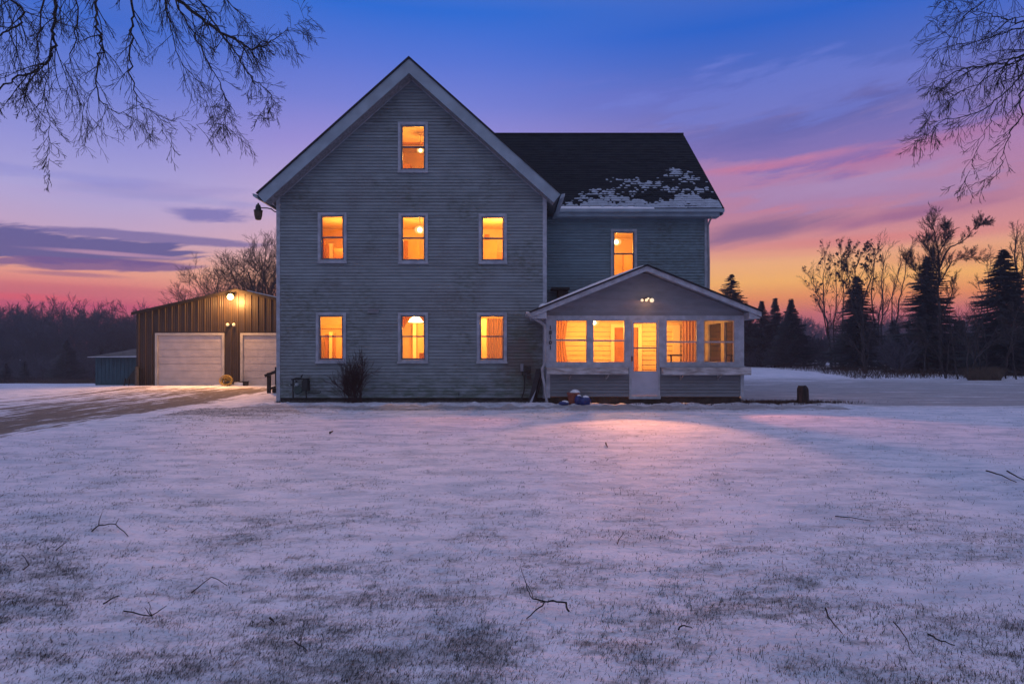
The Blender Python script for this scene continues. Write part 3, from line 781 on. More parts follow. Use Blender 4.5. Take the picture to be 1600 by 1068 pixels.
m_ = MB(); m_.box(gx0, gx1, YP+.004, YP+.008, gz0, gz1); m_.build('pane', M['glass'], dr)
m_ = MB(); m_.box(pX(986.3), pX(988), YP-.06, YP-.021, pZ(564), pZ(556)); m_.tube([P(987.5,562,YP-.07), P(987.5,557,YP-.08)], .012, .012, 6); m_.build('handle', M['black'], dr)
m_ = MB(); m_.box(pX(983), pX(1032), YP-.035, YP+.1, .17, .262); m_.build('door_sill', M['trim'], house)
# flower shelves and their brackets
def shelf(pa, pb, pya, pyb, rail):
    Y = YP-.26; x0, x1 = PX(pa, Y+.0), PX(pb, Y)
    m_ = MB(); m_.box(x0, x1, Y, Y+.02, PZ(pyb, Y), PZ(pya, Y)); m_.box(x0, x1, Y+.02, YP-.033, PZ(pyb, Y), PZ(pyb, Y)+.02)
    m_.box(x0, x0+.02, Y+.02, YP-.033, PZ(pyb, Y)+.02, PZ(pya, Y)); m_.box(x1-.02, x1, Y+.02, YP-.033, PZ(pyb, Y)+.02, PZ(pya, Y))
    return m_.build('flower_box', M['dirty_trim'], house)
f1 = shelf(854.5, 982, 574, 584.5, 0); f2 = shelf(1036, 1174, 574, 585.5, 0)
for fb, ps in ((f1, (891, 949)), (f2, (1066, 1125))):
    for p_ in ps:
        m_ = MB(); xx = PX(p_, 17.9); m_.beam((xx+.03, 17.84, PZ(585, 17.84)-.01), (xx-.02, 18.03, .72), .025, .025); m_.beam((xx-.02, 18.03, .72), (xx-.02, 18.03, .98), .025, .02)
        m_.build('bracket', M['dirty_trim'], fb)
# old snow line in the boxes
m_ = MB(); m_.box(PX(858,17.85), PX(980,17.85), 17.84, 18.0, 1.0, 1.035); m_.build('box_snow', M['snowcap'], f1)
# porch roof
def pslab(sg, y0, top, th, xo):
    xe = (ptl if sg < 0 else ptr); xe = xe+(xo if sg < 0 else -xo)
    a = Vector((PXM, y0, PA+top)); b = Vector((xe, y0, PA-abs(xe-PXM)*psl+top)); return [a, b, b-Vector((0,0,th)), a-Vector((0,0,th))]
r = MB()
for sg in (-1, 1): r.prism(pslab(sg, 17.56, 0, .045, -.02), (0, YW-17.56-.02, 0))
r.build('porch_roof', M['shingle_plain'], house)
r = MB()
for sg in (-1, 1): r.prism(pslab(sg, 17.6, -.047, .135, .0), (0, .03, 0))
r.build('porch_rake_board', M['trim'], house)
r = MB()
for sg in (-1, 1):
    r.prism(pslab(sg, 17.632, -.10, .035, .02), (0, YP-17.66, 0))
    r.prism(pslab(sg, YP-.02, -.10, .03, .02), (0, YW-YP-.05, 0))
r.prism([(ptl+.02, 17.64, PTZ-.2), (plx-.02, 17.64, PTZ-.2), (plx-.02, 17.64, PTZ-.0), (ptl+.02, 17.64, PTZ-.14)], (0, YF-17.7, 0))
r.prism([(ptr-.02, 17.64, PTZ-.17), (ptr-.02, 17.64, PTZ-.2), (prx+.02, 17.64, PTZ-.21), (prx+.02, 17.64, PTZ-.02)], (0, YW-17.7, 0))
r.build('porch_soffit', M['trim'], house)
# snow lying on the left slope, seen as a thin white edge
r = MB(); rr = random.Random(5); n = 40
a = Vector((ptl+.28, 17.57, PA-abs(ptl+.28-PXM)*psl)); b = Vector((PXM-.1, 17.57, PA-.1*psl))
for i in range(n):
    p0 = a.lerp(b, i/n); p1 = a.lerp(b, (i+1)/n); h0 = .012+.05*sin(pi*min(1, (i+.5)/n))**.6*(.8+.2*rr.random()); h1 = .012+.05*sin(pi*min(1, (i+1.5)/n))**.6
    z_ = Vector((0,0,1)); d_ = Vector((0, 3.6, 0))
    r.quad(p0, p1, p1+z_*h1, p0+z_*h0); r.quad(p0+z_*h0, p1+z_*h1, p1+z_*h1+d_, p0+z_*h0+d_)
r.build('roof_snow', M['snowcap'], house)
# porch gutter and downspout
r = gutter_bar(ptl-.0, PTZ-.03, 17.56, 18.9, -1); r.build('porch_gutter', M['dirty_trim'], house)
ds = MB(); yD = 17.82
ds.tube([P(832,492,17.7), P(836,498,17.75), P(846,504,yD), P(851,508,yD), P(852,514,yD), P(851.5,566,yD), P(849.5,571,yD), P(847,575,yD), P(848,588,yD), P(850.5,600,yD), P(852,615,yD), P(855,629,yD)], .042, .038, 8)
ds.build('porch_downspout', M['pipe'], house)
# interior of the porch
m_ = MB(); m_.box(XR+.03, prx-.09, YP+.1, YW-.03, .22, .26); m_.build('porch_floor', M['floor_in'], house)
m_ = MB(); m_.box(XR+.03, prx-.03, YP+.02, YW-.03, 2.56, 2.60); m_.build('porch_ceiling', M['wood_ceiling'], house)
m_ = MB(); lap_wall(m_, lambda z: (XR+.03, prx-.1), .26, 2.55, front(YW-.02), [doorback], pitch=.16, lap=.02)
lap_wall(m_, lambda z: (YP+.1, YW-.03), .26, 2.55, sideR(XR+.02), pitch=.16, lap=.02)
m_.build('porch_lamplit_siding', M['wall_in'], house)  # lit copy of the outside siding, lamplight yellow put into its colour
m_ = MB(); m_.box(doorback[0]-.12, doorback[0], YW-.08, YW-.04, .26, 2.45); m_.box(doorback[1], doorback[1]+.12, YW-.08, YW-.04, .26, 2.45); m_.box(doorback[0], doorback[1], YW-.08, YW-.04, 2.33, 2.45)
m_.box(4.86, 4.98, YW-.08, YW-.04, .9, 2.42); m_.box(5.42, 5.66, YW-.08, YW-.04, .9, 2.42); m_.box(4.98, 5.42, YW-.08, YW-.04, 2.3, 2.42); m_.box(4.98, 5.42, YW-.08, YW-.04, .9, 1.0)
m_.build('inner_door_casing', M['trim_in'], house)
m_ = MB(); m_.box(doorback[0], doorback[1], YW-.01, YW+.03, .26, 2.33)
for z_ in (1.5, 1.62, 1.95): m_.box(doorback[0]+.1, doorback[1]-.1, YW-.03, YW-.01, z_, z_+.05)
id_ = m_.build('inner_door', M['door_in'], house); id_['label'] = 'brown wooden entrance door at the back of the porch'
m_ = MB(); m_.box(PX(1046,20.6), PX(1092,20.6), 20.55, 20.9, PZ(556,20.6), PZ(553.5,20.6)); m_.box(PX(1048,20.6), PX(1050,20.6), 20.6, 20.65, .26, PZ(556,20.6)); m_.box(PX(1086,20.6), PX(1088,20.6), 20.6, 20.65, .26, PZ(556,20.6))
tag(m_.build('side_table', M['wood_dark']), 'low dark table inside the porch behind the window right of the door', 'table')
curtain('curtain', 869, 887, 498, 568, 18.3, 'curtain', 'orange lit curtain gathered at the leftmost porch window', .25, 4)
curtain('curtain', 1066, 1090, 499, 568, 19.6, 'curtain2', 'reddish curtain inside the porch behind the window right of the door', 0, 5)
lp = P(928.5, 504, 19.6)
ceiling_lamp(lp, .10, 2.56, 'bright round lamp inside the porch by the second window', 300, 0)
light('lamp_light', (4.6, 20.3, 2.1), 100)
# porch outside flood lamps
fr_ = empty('flood_light', P(1011, 468, YP), 'triple lamp fixture of small pale globes in the middle of the porch gable', 'lamp')
m_ = MB(); m_.box(pX(1004), pX(1018), YP-.05, YP-.014, pZ(470), pZ(465.5)); m_.build('backplate', M['brick'], fr_)
for (a, b, rad) in ((1003.3,468.8,.042),(1010,468.6,.042),(1013,466.2,.03),(1018.6,469,.062)):
    m_ = MB(); globe(m_, P(a, b, YP-.11), rad); m_.build('globe', M['flood'], fr_, True)
light('lamp_light', P(1011, 474, 17.75), 1.5, (1,.50,.22), .05)
def spot(px, tgt, e, ang, col):
    l = bpy.data.lights.new('flood_beam', 'SPOT'); l.energy = e; l.color = col; l.spot_size = radians(ang); l.spot_blend = .55; l.shadow_soft_size = .04
    o = bpy.data.objects.new('flood_beam', l); COL.objects.link(o); o.location = P(px, 469, YP-.2)
    o.rotation_euler = (Vector(tgt)-o.location).to_track_quat('-Z', 'Y').to_euler()
spot(1003, (-5.2, 10.2, 0), 1200, 38, (1,.28,.20)); spot(1011, (1.7, 9.6, 0), 1800, 44, (1,.34,.14)); spot(1019, (7.4, 12.6, 0), 900, 38, (1,.28,.20))

# house number
def text_mesh(body, size, spacing, mt, loc, name, parent):
    cu = bpy.data.curves.new('digits', 'FONT'); cu.body = body; cu.size = size; cu.align_x = 'CENTER'; cu.extrude = .006; cu.space_line = spacing; cu.offset = .004
    o = bpy.data.objects.new('digits', cu); COL.objects.link(o)
    bpy.context.view_layer.update(); dg = bpy.context.evaluated_depsgraph_get(); me = bpy.data.meshes.new_from_object(o.evaluated_get(dg)); bpy.data.objects.remove(o)
    me.transform(Matrix.Rotation(radians(90), 4, 'X')); me.transform(Matrix.Translation(loc)); me.materials.clear(); me.materials.append(mt)
    q = bpy.data.objects.new(name, me); COL.objects.link(q); q.parent = parent; q.location = -parent.location; return q
hn = text_mesh('1\n8\n1\n0\n1', .155, .92, M['black'], Vector((pX(859.8), YP-.04, pZ(514.5))), 'house_number', house)
hn['label'] = 'black house number digits stacked down the porch corner post'

# small things on the gable wall
gm = empty('gas_meter', P(468, 620, 18.85), 'dark green gas meter with regulator and pipes on the gable wall near its left corner', 'gas meter')
Y = 18.72
m_ = MB(); m_.box(PX(473,Y), PX(482,Y), Y-.08, Y+.14, PZ(610,Y), PZ(594,Y)); m_.box(PX(474,Y), PX(481,Y), Y-.06, Y+.12, PZ(594,Y), PZ(590.5,Y)); m_.build('meter_case', M['gas_dark'], gm)
m_ = MB(); m_.lathe([(.10,-.02),(.13,0),(.13,.05),(.09,.08),(.05,.1)], (PX(467,Y), Y-.1, PZ(608.5,Y)), 16, 'y'); m_.build('regulator', M['gas'], gm)
m_ = MB(); m_.lathe([(.03,-.02),(.05,0),(.05,.03)], (PX(466,Y), Y-.14, PZ(600,Y)), 12, 'y'); m_.build('dial', M['gas_light'], gm); m_ = MB(); m_.lathe([(.018,-.02),(.022,0),(.02,.02)], (PX(454.3,Y), Y-.1, PZ(601,Y)), 10, 'y'); m_.build('valve_cap', M['gas_light'], gm)
m_ = MB(); m_.tube([P(458,623,Y), P(458,592,Y), P(462,590.5,Y), P(470,590.5,Y), P(471.5,586,Y)], .025, .02, 7); m_.tube([P(455,592.5,Y), P(484,591.5,Y)], .022, .022, 7)
m_.tube([P(453,601,Y), P(459,601,Y)], .03, .03, 7); m_.tube([P(481,613.5,Y), P(500,613.5,Y), P(501,611,Y)], .016, .016, 6); m_.tube([P(478,610,Y), P(479,622,Y)], .02, .02, 6); m_.tube([P(463,594,Y), P(463,608,Y)], .03, .03, 6)
m_.tube([P(471,588.5,Y), P(473,584.5,Y)], .02, .012, 6)
m_.build('pipe', M['gas_dark'], gm)
m_ = MB(); m_.box(PX(575.5,18.97), PX(591.5,18.97), 18.945, 18.98, PZ(488.5,18.97), PZ(483,18.97)); ven = m_.build('wall_vent', M['black'], smooth=False)
tag(ven, 'small grey rectangular vent cover on the gable wall above the bare shrub', 'vent')
m_ = MB(); m_.ring(PX(575,18.97), PX(592,18.97), PZ(489,18.97), PZ(482.5,18.97), .03, 18.925, 18.944); 
for i in range(3):
    zz = PZ(488.5,18.97)+.022+i*.025; m_.box(PX(576.5,18.97), PX(590.5,18.97), 18.93, 18.942, zz, zz+.017)
m_.build('grille', M['elec'], ven)
# electrical boxes
eb = empty('electric_box', P(820, 600, 18.9), 'grey electric meter and cable box low on the gable wall beside the porch', 'electric box')
Y = 18.9
m_ = MB(); m_.box(PX(813,Y), PX(818,Y), Y-.06, Y+.07, PZ(580,Y), PZ(568,Y)); m_.box(PX(813.6,Y), PX(817.4,Y), Y-.075, Y-.06, PZ(579,Y), PZ(569,Y)); m_.build('breaker_case', M['elec'], eb)
m_ = MB(); m_.lathe([(.075,0),(.075,.05),(.06,.08)], (PX(826,Y), Y-.06, PZ(589,Y)), 14, 'y'); m_.lathe([(.05,0),(.05,.05)], (PX(825,Y), Y-.05, PZ(580,Y)), 12, 'y'); m_.build('meter_dial', M['brick'], eb)
m_ = MB(); m_.box(PX(815.5,Y), PX(822,Y), Y-.05, Y+.05, PZ(586,Y), PZ(580.5,Y)); m_.box(PX(822.5,Y), PX(829,Y), Y-.02, Y+.05, PZ(583,Y), PZ(572,Y)); m_.build('junction_box', M['gas_dark'], eb)
m_ = MB(); m_.tube([P(819,585,Y-.03), P(820,600,Y-.05), P(818.5,612,Y-.05), P(815,622,Y-.04), P(813,628,Y-.08)], .018, .016, 6); m_.build('cable', M['black'], eb)
# tap
tp = empty('water_tap', P(717, 614, 18.93), 'small outdoor tap low on the gable wall right of the middle window', 'tap'); Y = 18.93
m_ = MB(); m_.tube([P(717,614,18.98), P(717,614,18.86), P(717,618,18.84)], .018, .014, 7); m_.build('spout', M['gas_dark'], tp)
m_ = MB(); m_.lathe([(.03,0),(.035,.008),(.03,.016)], P(717,611.5,18.88), 10); m_.build('handle', M['gas'], tp)
# planks leaning in the corner
Y0, Y1 = 18.55, 18.95
m_ = MB(); m_.beam(P(829,630,18.42), P(842,577,18.95), .16, .035); m_.beam(P(833,630,18.5), P(846,579,18.97), .16, .03)
lb = m_.build('leaning_board', M['plank']); tag(lb, 'dark boards leaning against the wall in the corner left of the downspout', 'board')
m_ = MB(); m_.prism([P(826.5,629.5,18.36), P(831,629.5,18.36), P(838,608,18.55)], (0,.02,0)); m_.build('board_edge', M['plank_light'], lb)
# yard lamp on bracket at the left corner
yl = empty('yard_lamp', P(433, 331, YF), 'old brown glass jar lamp on a curved arm at the upper left house corner', 'lamp'); Y = 19.0; cc = P(403.5, 330, Y)
m_ = MB(); m_.lathe([(.055,-.26),(.085,-.245),(.115,-.12),(.125,-.0),(.12,.01)], cc, 12); m_.build('glass_jar', M['rust'], yl)
m_ = MB(); m_.lathe([(.12,.0),(.135,.008),(.13,.03),(.085,.045),(.08,.12),(.06,.19),(.03,.2),(.025,.24),(.01,.25)], cc, 12); m_.build('cap', M['lampgreen'], yl)
m_ = MB(); m_.tube([P(408,325,Y), P(417,325,Y), P(424,326.5,Y), P(429,330.5,Y), P(434,331.5,Y)], .018, .018, 7); m_.build('arm', M['black'], yl)
# corner between wing and porch roof: low dark vent hood with snow
vh = empty('roof_vent', P(876, 470, 21.1), 'dark flat topped vent hood in the corner above the left end of the porch roof', 'vent')
m_ = MB(); m_.box(PX(861.5,20.9), PX(890,20.9), 20.85, 21.36, PZ(452,20.9), PZ(448.8,20.9)); m_.build('hood', M['black'], vh)
m_ = MB(); m_.box(PX(872,21.0), PX(888,21.0), 21.0, 21.36, 2.95, PZ(452.5,21)); m_.build('shaft', M['brick'], vh)
m_ = MB()
for i in range(14):
    u = i/13; ra = .16-.07*u+.04*noise.noise(Vector((i*.9,0,0))); c_ = Vector((.93+.12*noise.noise(Vector((i,4,0)))+.22*u, 18.55+u*2.6, PA-(PXM-.93-.22*u)*psl+.01)); m_.lathe([(ra*1.1,-.12),(ra,.0),(ra*.7,ra*.45),(ra*.25,ra*.62)], c_, 11)
tag(m_.build('snow_drift', M['snowcap'], smooth=True), 'small drift of snow caught where the porch roof meets the gable wall', 'snow')

# flower pot and blue bags
gp = lambda px, py, Y: Vector((PX(px, Y), Y, gz(PX(px, Y), Y)))
q = gp(896, 0, 17.75)
pt = empty('flower_pot', q, 'red clay pot with snow on its rim in front of the left porch wall', 'pot')
m_ = MB(); m_.lathe([(.12,.0),(.155,.2),(.165,.3),(.185,.3),(.185,.36),(.16,.36),(.14,.30)], q, 18); m_.build('pot', M['terracotta'], pt, False)
m_ = MB(); m_.lathe([(.15,.34),(.14,.38),(.08,.43),(.02,.445)], q+Vector((.045,0,0)), 10); m_.build('snow_cap', M['snowcap'], pt, True)
def bag(q, sx, sy, sz, seed, label):
    rt = empty('blue_bag', q, label, 'bag', 'blue bags by the porch'); rr = random.Random(seed); m_ = MB(); n = 16; k = 9
    base = len(m_.v)
    for i in range(k+1):
        ph = pi*i/k
        for j in range(n):
            th = 2*pi*j/n; nn = 1+.22*noise.noise(Vector((cos(th)*1.7+seed, sin(th)*1.7, i*.5)))
            m_.v.append((q.x+sx*sin(ph)**.7*cos(th)*nn, q.y+sy*sin(ph)**.7*sin(th)*nn, q.z+sz*(.5-.5*cos(ph))*(1+.1*nn)))
    for i in range(k):
        for j in range(n):
            o = base+i*n; j2 = (j+1) % n; m_.f.append((o+j, o+j2, o+n+j2, o+n+j))
    m_.build('bag_body', M['blue_bag'], rt, True)
    m2 = MB(); m2.lathe([(.06*sx/.12,-.03),(.075*sx/.12,0),(.05*sx/.12,.04),(.01,.055)], q+Vector((sx*.1,0,sz*.98)), 10); m2.build('snow_cap', M['snowcap'], rt, True)
bag(gp(904,0,17.55), .11, .12, .24, 3, 'dark blue bag with snow on top, nearest the clay pot')
bag(gp(914,0,17.5), .16, .14, .25, 7, 'larger blue plastic bag dusted with snow, right of the smaller bag')
q = gp(881,0,17.55); m_ = MB(); m_.lathe([(.02,0),(.14,.0),(.15,.05),(.1,.09),(.02,.1)], q, 12); sc_ = m_.build('blue_saucer', M['blue_bag'], smooth=True); tag(sc_, 'low dark blue dish half covered by snow left of the clay pot', 'dish')
m_ = MB(); m_.lathe([(.12,.065),(.08,.105),(.02,.12)], q+Vector((.03,0,0)), 10); m_.build('snow_cap', M['snowcap'], sc_, True)
# stump
q = gp(1254.5, 0, 18.55); st = empty('tree_stump', q, 'upright old tree stump standing in the snow right of the porch', 'stump')
m_ = MB(); n = 22; k = 9; H = .54
for i in range(k+1):
    for j in range(n):
        th = 2*pi*j/n; nn = 1+.13*noise.noise(Vector((cos(th)*2.2, sin(th)*2.2, i*.16)))+.06*noise.noise(Vector((cos(th)*7, sin(th)*7, i*.3)))
        rd = (.155+.03*(1-i/k)**3)*nn*(1 if i < k-1 else (.93 if i == k-1 else .72)); zz = H*(i/k)
        m_.v.append((q.x+rd*cos(th), q.y+rd*sin(th), q.z-.03+zz+.015*sin(3*th)*(i == k)))
for i in range(k):
    for j in range(n): o = i*n; j2 = (j+1) % n; m_.f.append((o+j, o+j2, o+n+j2, o+n+j))
m_.f.append(tuple(k*n+j for j in range(n))); m_.build('bark', M['stump'], st)
m_ = MB(); m_.prism([q+Vector((-.15,-.1,.03)), q+Vector((-.10,-.145,.03)), q+Vector((-.09,-.15,.42)), q+Vector((-.15,-.09,.40))], (-.012,-.012,0)); m_.build('split_wood', M['stump_face'], st)

# ------------------------------------------------------------------ barn
YG = 28.8; BL = PX(213, YG); BP = PX(372, YG); BR = 2*BP-BL; BZP = PZ(453, YG); BZE = PZ(489, YG); BD = 12
barn = empty('barn', (BP, YG, 0), 'dark brown metal garage barn with two white doors lit by a lamp at its peak', 'barn')
bsl = (BZP-BZE)/(BP-BL)
def btop(x): return BZP-abs(x-BP)*bsl
d1 = (PX(243, YG), PX(351, YG)); d2 = (PX(376, YG), PX(482, YG)); dz = PZ(520, YG); dz0 = -.02
m_ = MB()
def wpoly(x0, x1, zb):
    xsn = [x0]+([BP] if x0 < BP < x1 else [])+[x1]
    m_.prism([Vector((x0, YG, zb)), Vector((x1, YG, zb))]+[Vector((x, YG, btop(x)-.03)) for x in reversed(xsn)], (0, .05, 0))
wpoly(BL, d1[0], -1.2); wpoly(d1[0], d1[1], dz); wpoly(d1[1], d2[0], -1.2); wpoly(d2[0], d2[1], dz); wpoly(d2[1], BR, -1.2)
m_.box(BL, BL+.05, YG+.05, YG+BD, -1.6, BZE-.03); m_.box(BR-.05, BR, YG+.05, YG+BD, -1.6, BZE-.03); m_.box(BL+.05, BR-.05, YG+BD-.05, YG+BD, -1.6, BZE)
m_.prism([Vector((BL, YG+BD-.06, BZE)), Vector((BR, YG+BD-.06, BZE)), Vector((BP, YG+BD-.06, BZP-.05))], (0,.05,0))
m_.build('barn_wall', M['barn'], barn)
m_ = MB(); x = BL+.12; i = 0
while x < BR:
    zb = -.1
    if d1[0]-.06 < x < d1[1]+.06 or d2[0]-.06 < x < d2[1]+.06: zb = dz+.06
    zt_ = btop(x)-.06
    m_.prism([Vector((x-.03, YG+.0, zb)), Vector((x-.014, YG-.035, zb)), Vector((x+.014, YG-.035, zb)), Vector((x+.03, YG, zb))], (0,0,zt_-zb))
    for dx in (.1, .2): m_.prism([Vector((x+dx-.01, YG+.0, zb)), Vector((x+dx, YG-.008, zb)), Vector((x+dx+.01, YG, zb))], (0,0,btop(x+dx)-.06-zb)) if not (zb < 0 and (abs(x+dx-d1[0]) < .1 or abs(x+dx-d2[0]) < .1)) else None
    x += .3; i += 1
m_.build('wall_rib', M['barn_rib'], barn)
m_ = MB()
for sg in (-1, 1):
    xe = BP+sg*(BP-BL+.08); ze = BZP-(BP-BL+.08)*bsl
    m_.prism([Vector((BP, YG-.25, BZP)), Vector((xe, YG-.25, ze)), Vector((xe, YG-.25, ze+.05)), Vector((BP, YG-.25, BZP+.05))], (0, BD+.4, 0))
m_.build('barn_roof', M['metal_roof'], barn)
m_ = MB()
for sg in (-1, 1):
    xe = BP+sg*(BP-BL+.08); ze = BZP-(BP-BL+.08)*bsl
    m_.prism([Vector((BP, YG-.27, BZP-.09)), Vector((xe, YG-.27, ze-.09)), Vector((xe, YG-.27, ze+.03)), Vector((BP, YG-.27, BZP+.03))], (0, .018, 0))
m_.build('barn_rake_trim', M['wood_dark'], barn)
m_ = MB()   # snow on the right slope
a = Vector((BP+.5, YG-.2, btop(BP+.5)+.055)); b = Vector((BR-.1, YG-.2, btop(BR-.1)+.055))
m_.prism([a, b, b+Vector((0,0,.05)), a+Vector((0,0,.035))], (0, BD*.9, 0)); m_.build('roof_snow', M['snowcap'], barn)
for (a, b) in (d1, d2):
    m_ = MB(); n = 7; H = (dz-dz0-.1)/n
    for k in range(n):
        z0 = dz0+k*H; m_.box(a+.11, b-.11, YG+.02, YG+.05, z0+.007, z0+H-.007)
        wd = (b-a-.22)/8
        for j in range(8): m_.box(a+.11+j*wd+.05, a+.11+(j+1)*wd-.05, YG+.016, YG+.02, z0+.05, z0+H-.05)
    m_.box(a+.11, b-.11, YG+.05, YG+.06, dz0, dz-.1)
    dd = m_.build('garage_door', M['barn_door'], barn)
    m_ = MB(); m_.box(a, a+.11, YG-.05, YG+.06, -.1, dz); m_.box(b-.11, b, YG-.05, YG+.06, -.1, dz); m_.box(a+.11, b-.11, YG-.05, YG+.06, dz-.1, dz)
    m_.build('door_casing', M['barn_trim'], dd)
    if a == d1[0]: dd['label'] = 'left white sectional garage door'
bl = empty('barn_lamp', P(360, 463, YG-.25), 'glowing orange dome lamp under the peak of the brown barn', 'lamp')
m_ = MB(); m_.tube([P(360,459.5,YG), P(360,459,YG-.2), P(360,461,YG-.26)], .03, .03, 7); m_.lathe([(.04,.05),(.07,.03),(.14,-.02),(.15,-.05)], P(360,461,YG-.3), 14); m_.build('hood', M['black'], bl)
m_ = MB(); globe(m_, P(360,463.5,YG-.32), .13, 20); m_.build('bulb', M['bulb_barn'], bl, True)
light('barn_light', P(360, 469, YG-.60), 340, (1,.47,.13), .09)
_l = bpy.data.lights.new('barn_beam', 'SPOT'); _l.energy = 1900; _l.color = (1,.42,.14); _l.spot_size = radians(125); _l.spot_blend = .6; _l.shadow_soft_size = .1
_o = bpy.data.objects.new('barn_beam', _l); COL.objects.link(_o); _o.location = P(360, 467, YG-.6); _o.rotation_euler = (Vector((PX(355,YG)-1.2, YG-6.5, 0))-_o.location).to_track_quat('-Z', 'Y').to_euler()
ff = empty('twin_flood', P(360, 508, YG), 'pair of small white flood heads between the barn doors', 'lamp')
m_ = MB(); m_.box(PX(357.5,YG), PX(362.5,YG), YG-.06, YG-.0, PZ(510,YG), PZ(506,YG)); m_.build('bracket', M['black'], ff)
for (a, sg) in ((355,-1),(364.5,1)):
    m_ = MB(); c_ = P(a, 507, YG-.14); m_.lathe([(.03,-.05),(.05,-.02),(.075,.04),(.06,.06)], c_, 12, 'y'); m_.build('flood_head', M['flood_reflection'], ff, True)
# hose coil
hc = P(357, 0, 28.2); hc.z = gz(hc.x, hc.y)+.02
hr = empty('hose_coil', hc, 'coiled yellow hose lying against the barn wall between the doors', 'hose')
m_ = MB()
for k in range(7):
    R_ = .12+.030*k*.8; z_ = .02+.035*((k*3) % 5)
    c_ = hc+Vector((.02*((k*7) % 3-1), 0, R_*.85+.02)); ti = .25+.05*((k*5) % 3)
    m_.tube([c_+Vector((R_*cos(t*pi/12), -.04*k+ti*R_*sin(t*pi/12), R_*.8*sin(t*pi/12))) for t in range(25)], .028, .028, 7)
m_.build('hose', M['gold'], hr, True)
m_ = MB(); m_.box(hc.x-.65, hc.x+.62, hc.y-.02, hc.y+.4, gz(hc.x,hc.y)-.02, gz(hc.x,hc.y)+.05)
m_.box(hc.x+.25, hc.x+.62, hc.y+.0, hc.y+.35, gz(hc.x,hc.y)+.05, gz(hc.x,hc.y)+.16)
tag(m_.build('snowy_slab', M['snowcap']), 'low snow covered slab under the yellow hose', 'slab')
m_ = MB(); bx_ = PX(374.5,28.3); m_.box(bx_, bx_+.3, 28.25, 28.55, -.05, .17); m_.box(bx_-.02, bx_+.32, 28.23, 28.57, .17, .2)
tag(m_.build('small_crate', M['black']), 'small dark box on the ground at the left edge of the right garage door', 'box')
# side steps with rail
srt = empty('entry_steps', (-7.9, 23, 0), 'dark wooden steps and handrail at the left side of the farmhouse', 'steps')
Ya = 23.0
m_ = MB()
for Yr in (Ya, Ya+1.1):
    xo = 0
    m_.box(PX(417,Ya), PX(422,Ya), Yr, Yr+.1, -.1, PZ(582,Ya)); m_.box(-7.75, -7.67, Yr, Yr+.09, -.1, PZ(568,Ya))
m_.box(PX(429.5,Ya), PX(432,Ya), Ya, Ya+.06, .3, PZ(573,Ya))
m_.build('post', M['wood_dark'], srt)
for Yr in (Ya, Ya+1.1):
    m_ = MB(); m_.beam(Vector((PX(413.5,Ya), Yr+.04, PZ(587,Ya))), Vector((-7.1, Yr+.04, PZ(555,Ya))), .1, .1)
    m_.beam(Vector((PX(421,Ya), Yr+.05, PZ(607,Ya))), Vector((-7.1, Yr+.05, PZ(581,Ya))), .05, .07)
    m_.build('handrail', M['wood_dark'], srt)
m_ = MB()
for k in range(4): m_.box(-8.75+.38*k, -7.07, Ya+.12, Ya+1.0, .0+.2*k, .2*(k+1))
m_.build('stair', M['wood_dark'], srt)
# shed behind
SL0 = (PX(149,33), 33.0); zs0 = gz(-20, 33)
shed = empty('teal_shed', (-19.6, 33, zs0), 'low teal wooden shed with white eave board behind the left side of the barn', 'shed')
x0, x1, y0, y1 = SL0[0], -17.55, 33.0, 37.0; ze = PZ(558, 33)
m_ = MB(); m_.box(x0, x1, y0, y1, -1.2, ze); x = x0+.1
while x < x1: m_.box(x, x+.02, y0-.012, y0, -1, ze-.01); x += .2
m_.build('shed_wall', M['shed'], shed)
m_ = MB(); ox = .22
m_.prism([Vector((x0-ox, y0-.3, ze)), Vector((x1+.1, y0-.3, ze)), Vector((x1+.1, y0-.3, ze+.12)), Vector((x0-ox, y0-.3, ze+.03))], (0, .03, 0)); m_.build('eave_board', M['white_board'], shed)
m_ = MB(); A_ = [Vector((x0-ox, y0-.29, ze+.02)), Vector((x1+.1, y0-.29, ze+.1)), Vector((x1+.1, y0+2, ze+.75)), Vector((x0+1.9, y0+2, ze+.62)), Vector((x0-ox, y1+.2, ze+.02)), Vector((x1+.1, y1+.2, ze+.1))]
m_.quad(A_[0], A_[1], A_[2], A_[3]); m_.tri(A_[0], A_[3], A_[4]); m_.quad(A_[3], A_[2], A_[5], A_[4]); m_.quad(A_[0], A_[4], A_[5], A_[1])
m_.build('shed_roof', M['shed_roof'], shed)
# post and cart at the barn corner
q = Vector((PX(213.6,28.3), 28.3, gz(PX(213.6,28.3), 28.3))); m_ = MB(); m_.tube([q-Vector((0,0,.1)), q+Vector((.01,0,.45)), q+Vector((0,0,.86))], .085, .075, 9); tag(m_.build('wooden_post', M['post']), 'short grey wooden post at the left front corner of the barn', 'post')
q = Vector((PX(203,28.4), 28.4, gz(PX(203,28.4), 28.4))); ct = empty('garden_cart', q, 'dark garden cart tipped up beside the short wooden post at the barn corner', 'cart')
m_ = MB(); m_.prism([q+Vector((-.28,0,.12)), q+Vector((.2,0,.1)), q+Vector((.24,0,.78)), q+Vector((.1,0,.62))], (0,.5,0)); m_.build('tray', M['gas_dark'], ct)
m_ = MB(); m_.beam(q+Vector((-.26,0,0)), q+Vector((-.2,0,.34)), .04, .04); m_.beam(q+Vector((-.06,0,0)), q+Vector((-.02,0,.3)), .04, .04); m_.beam(q+Vector((-.3,.2,.2)), q+Vector((.24,.2,.9)), .035, .035); m_.build('leg', M['black'], ct)

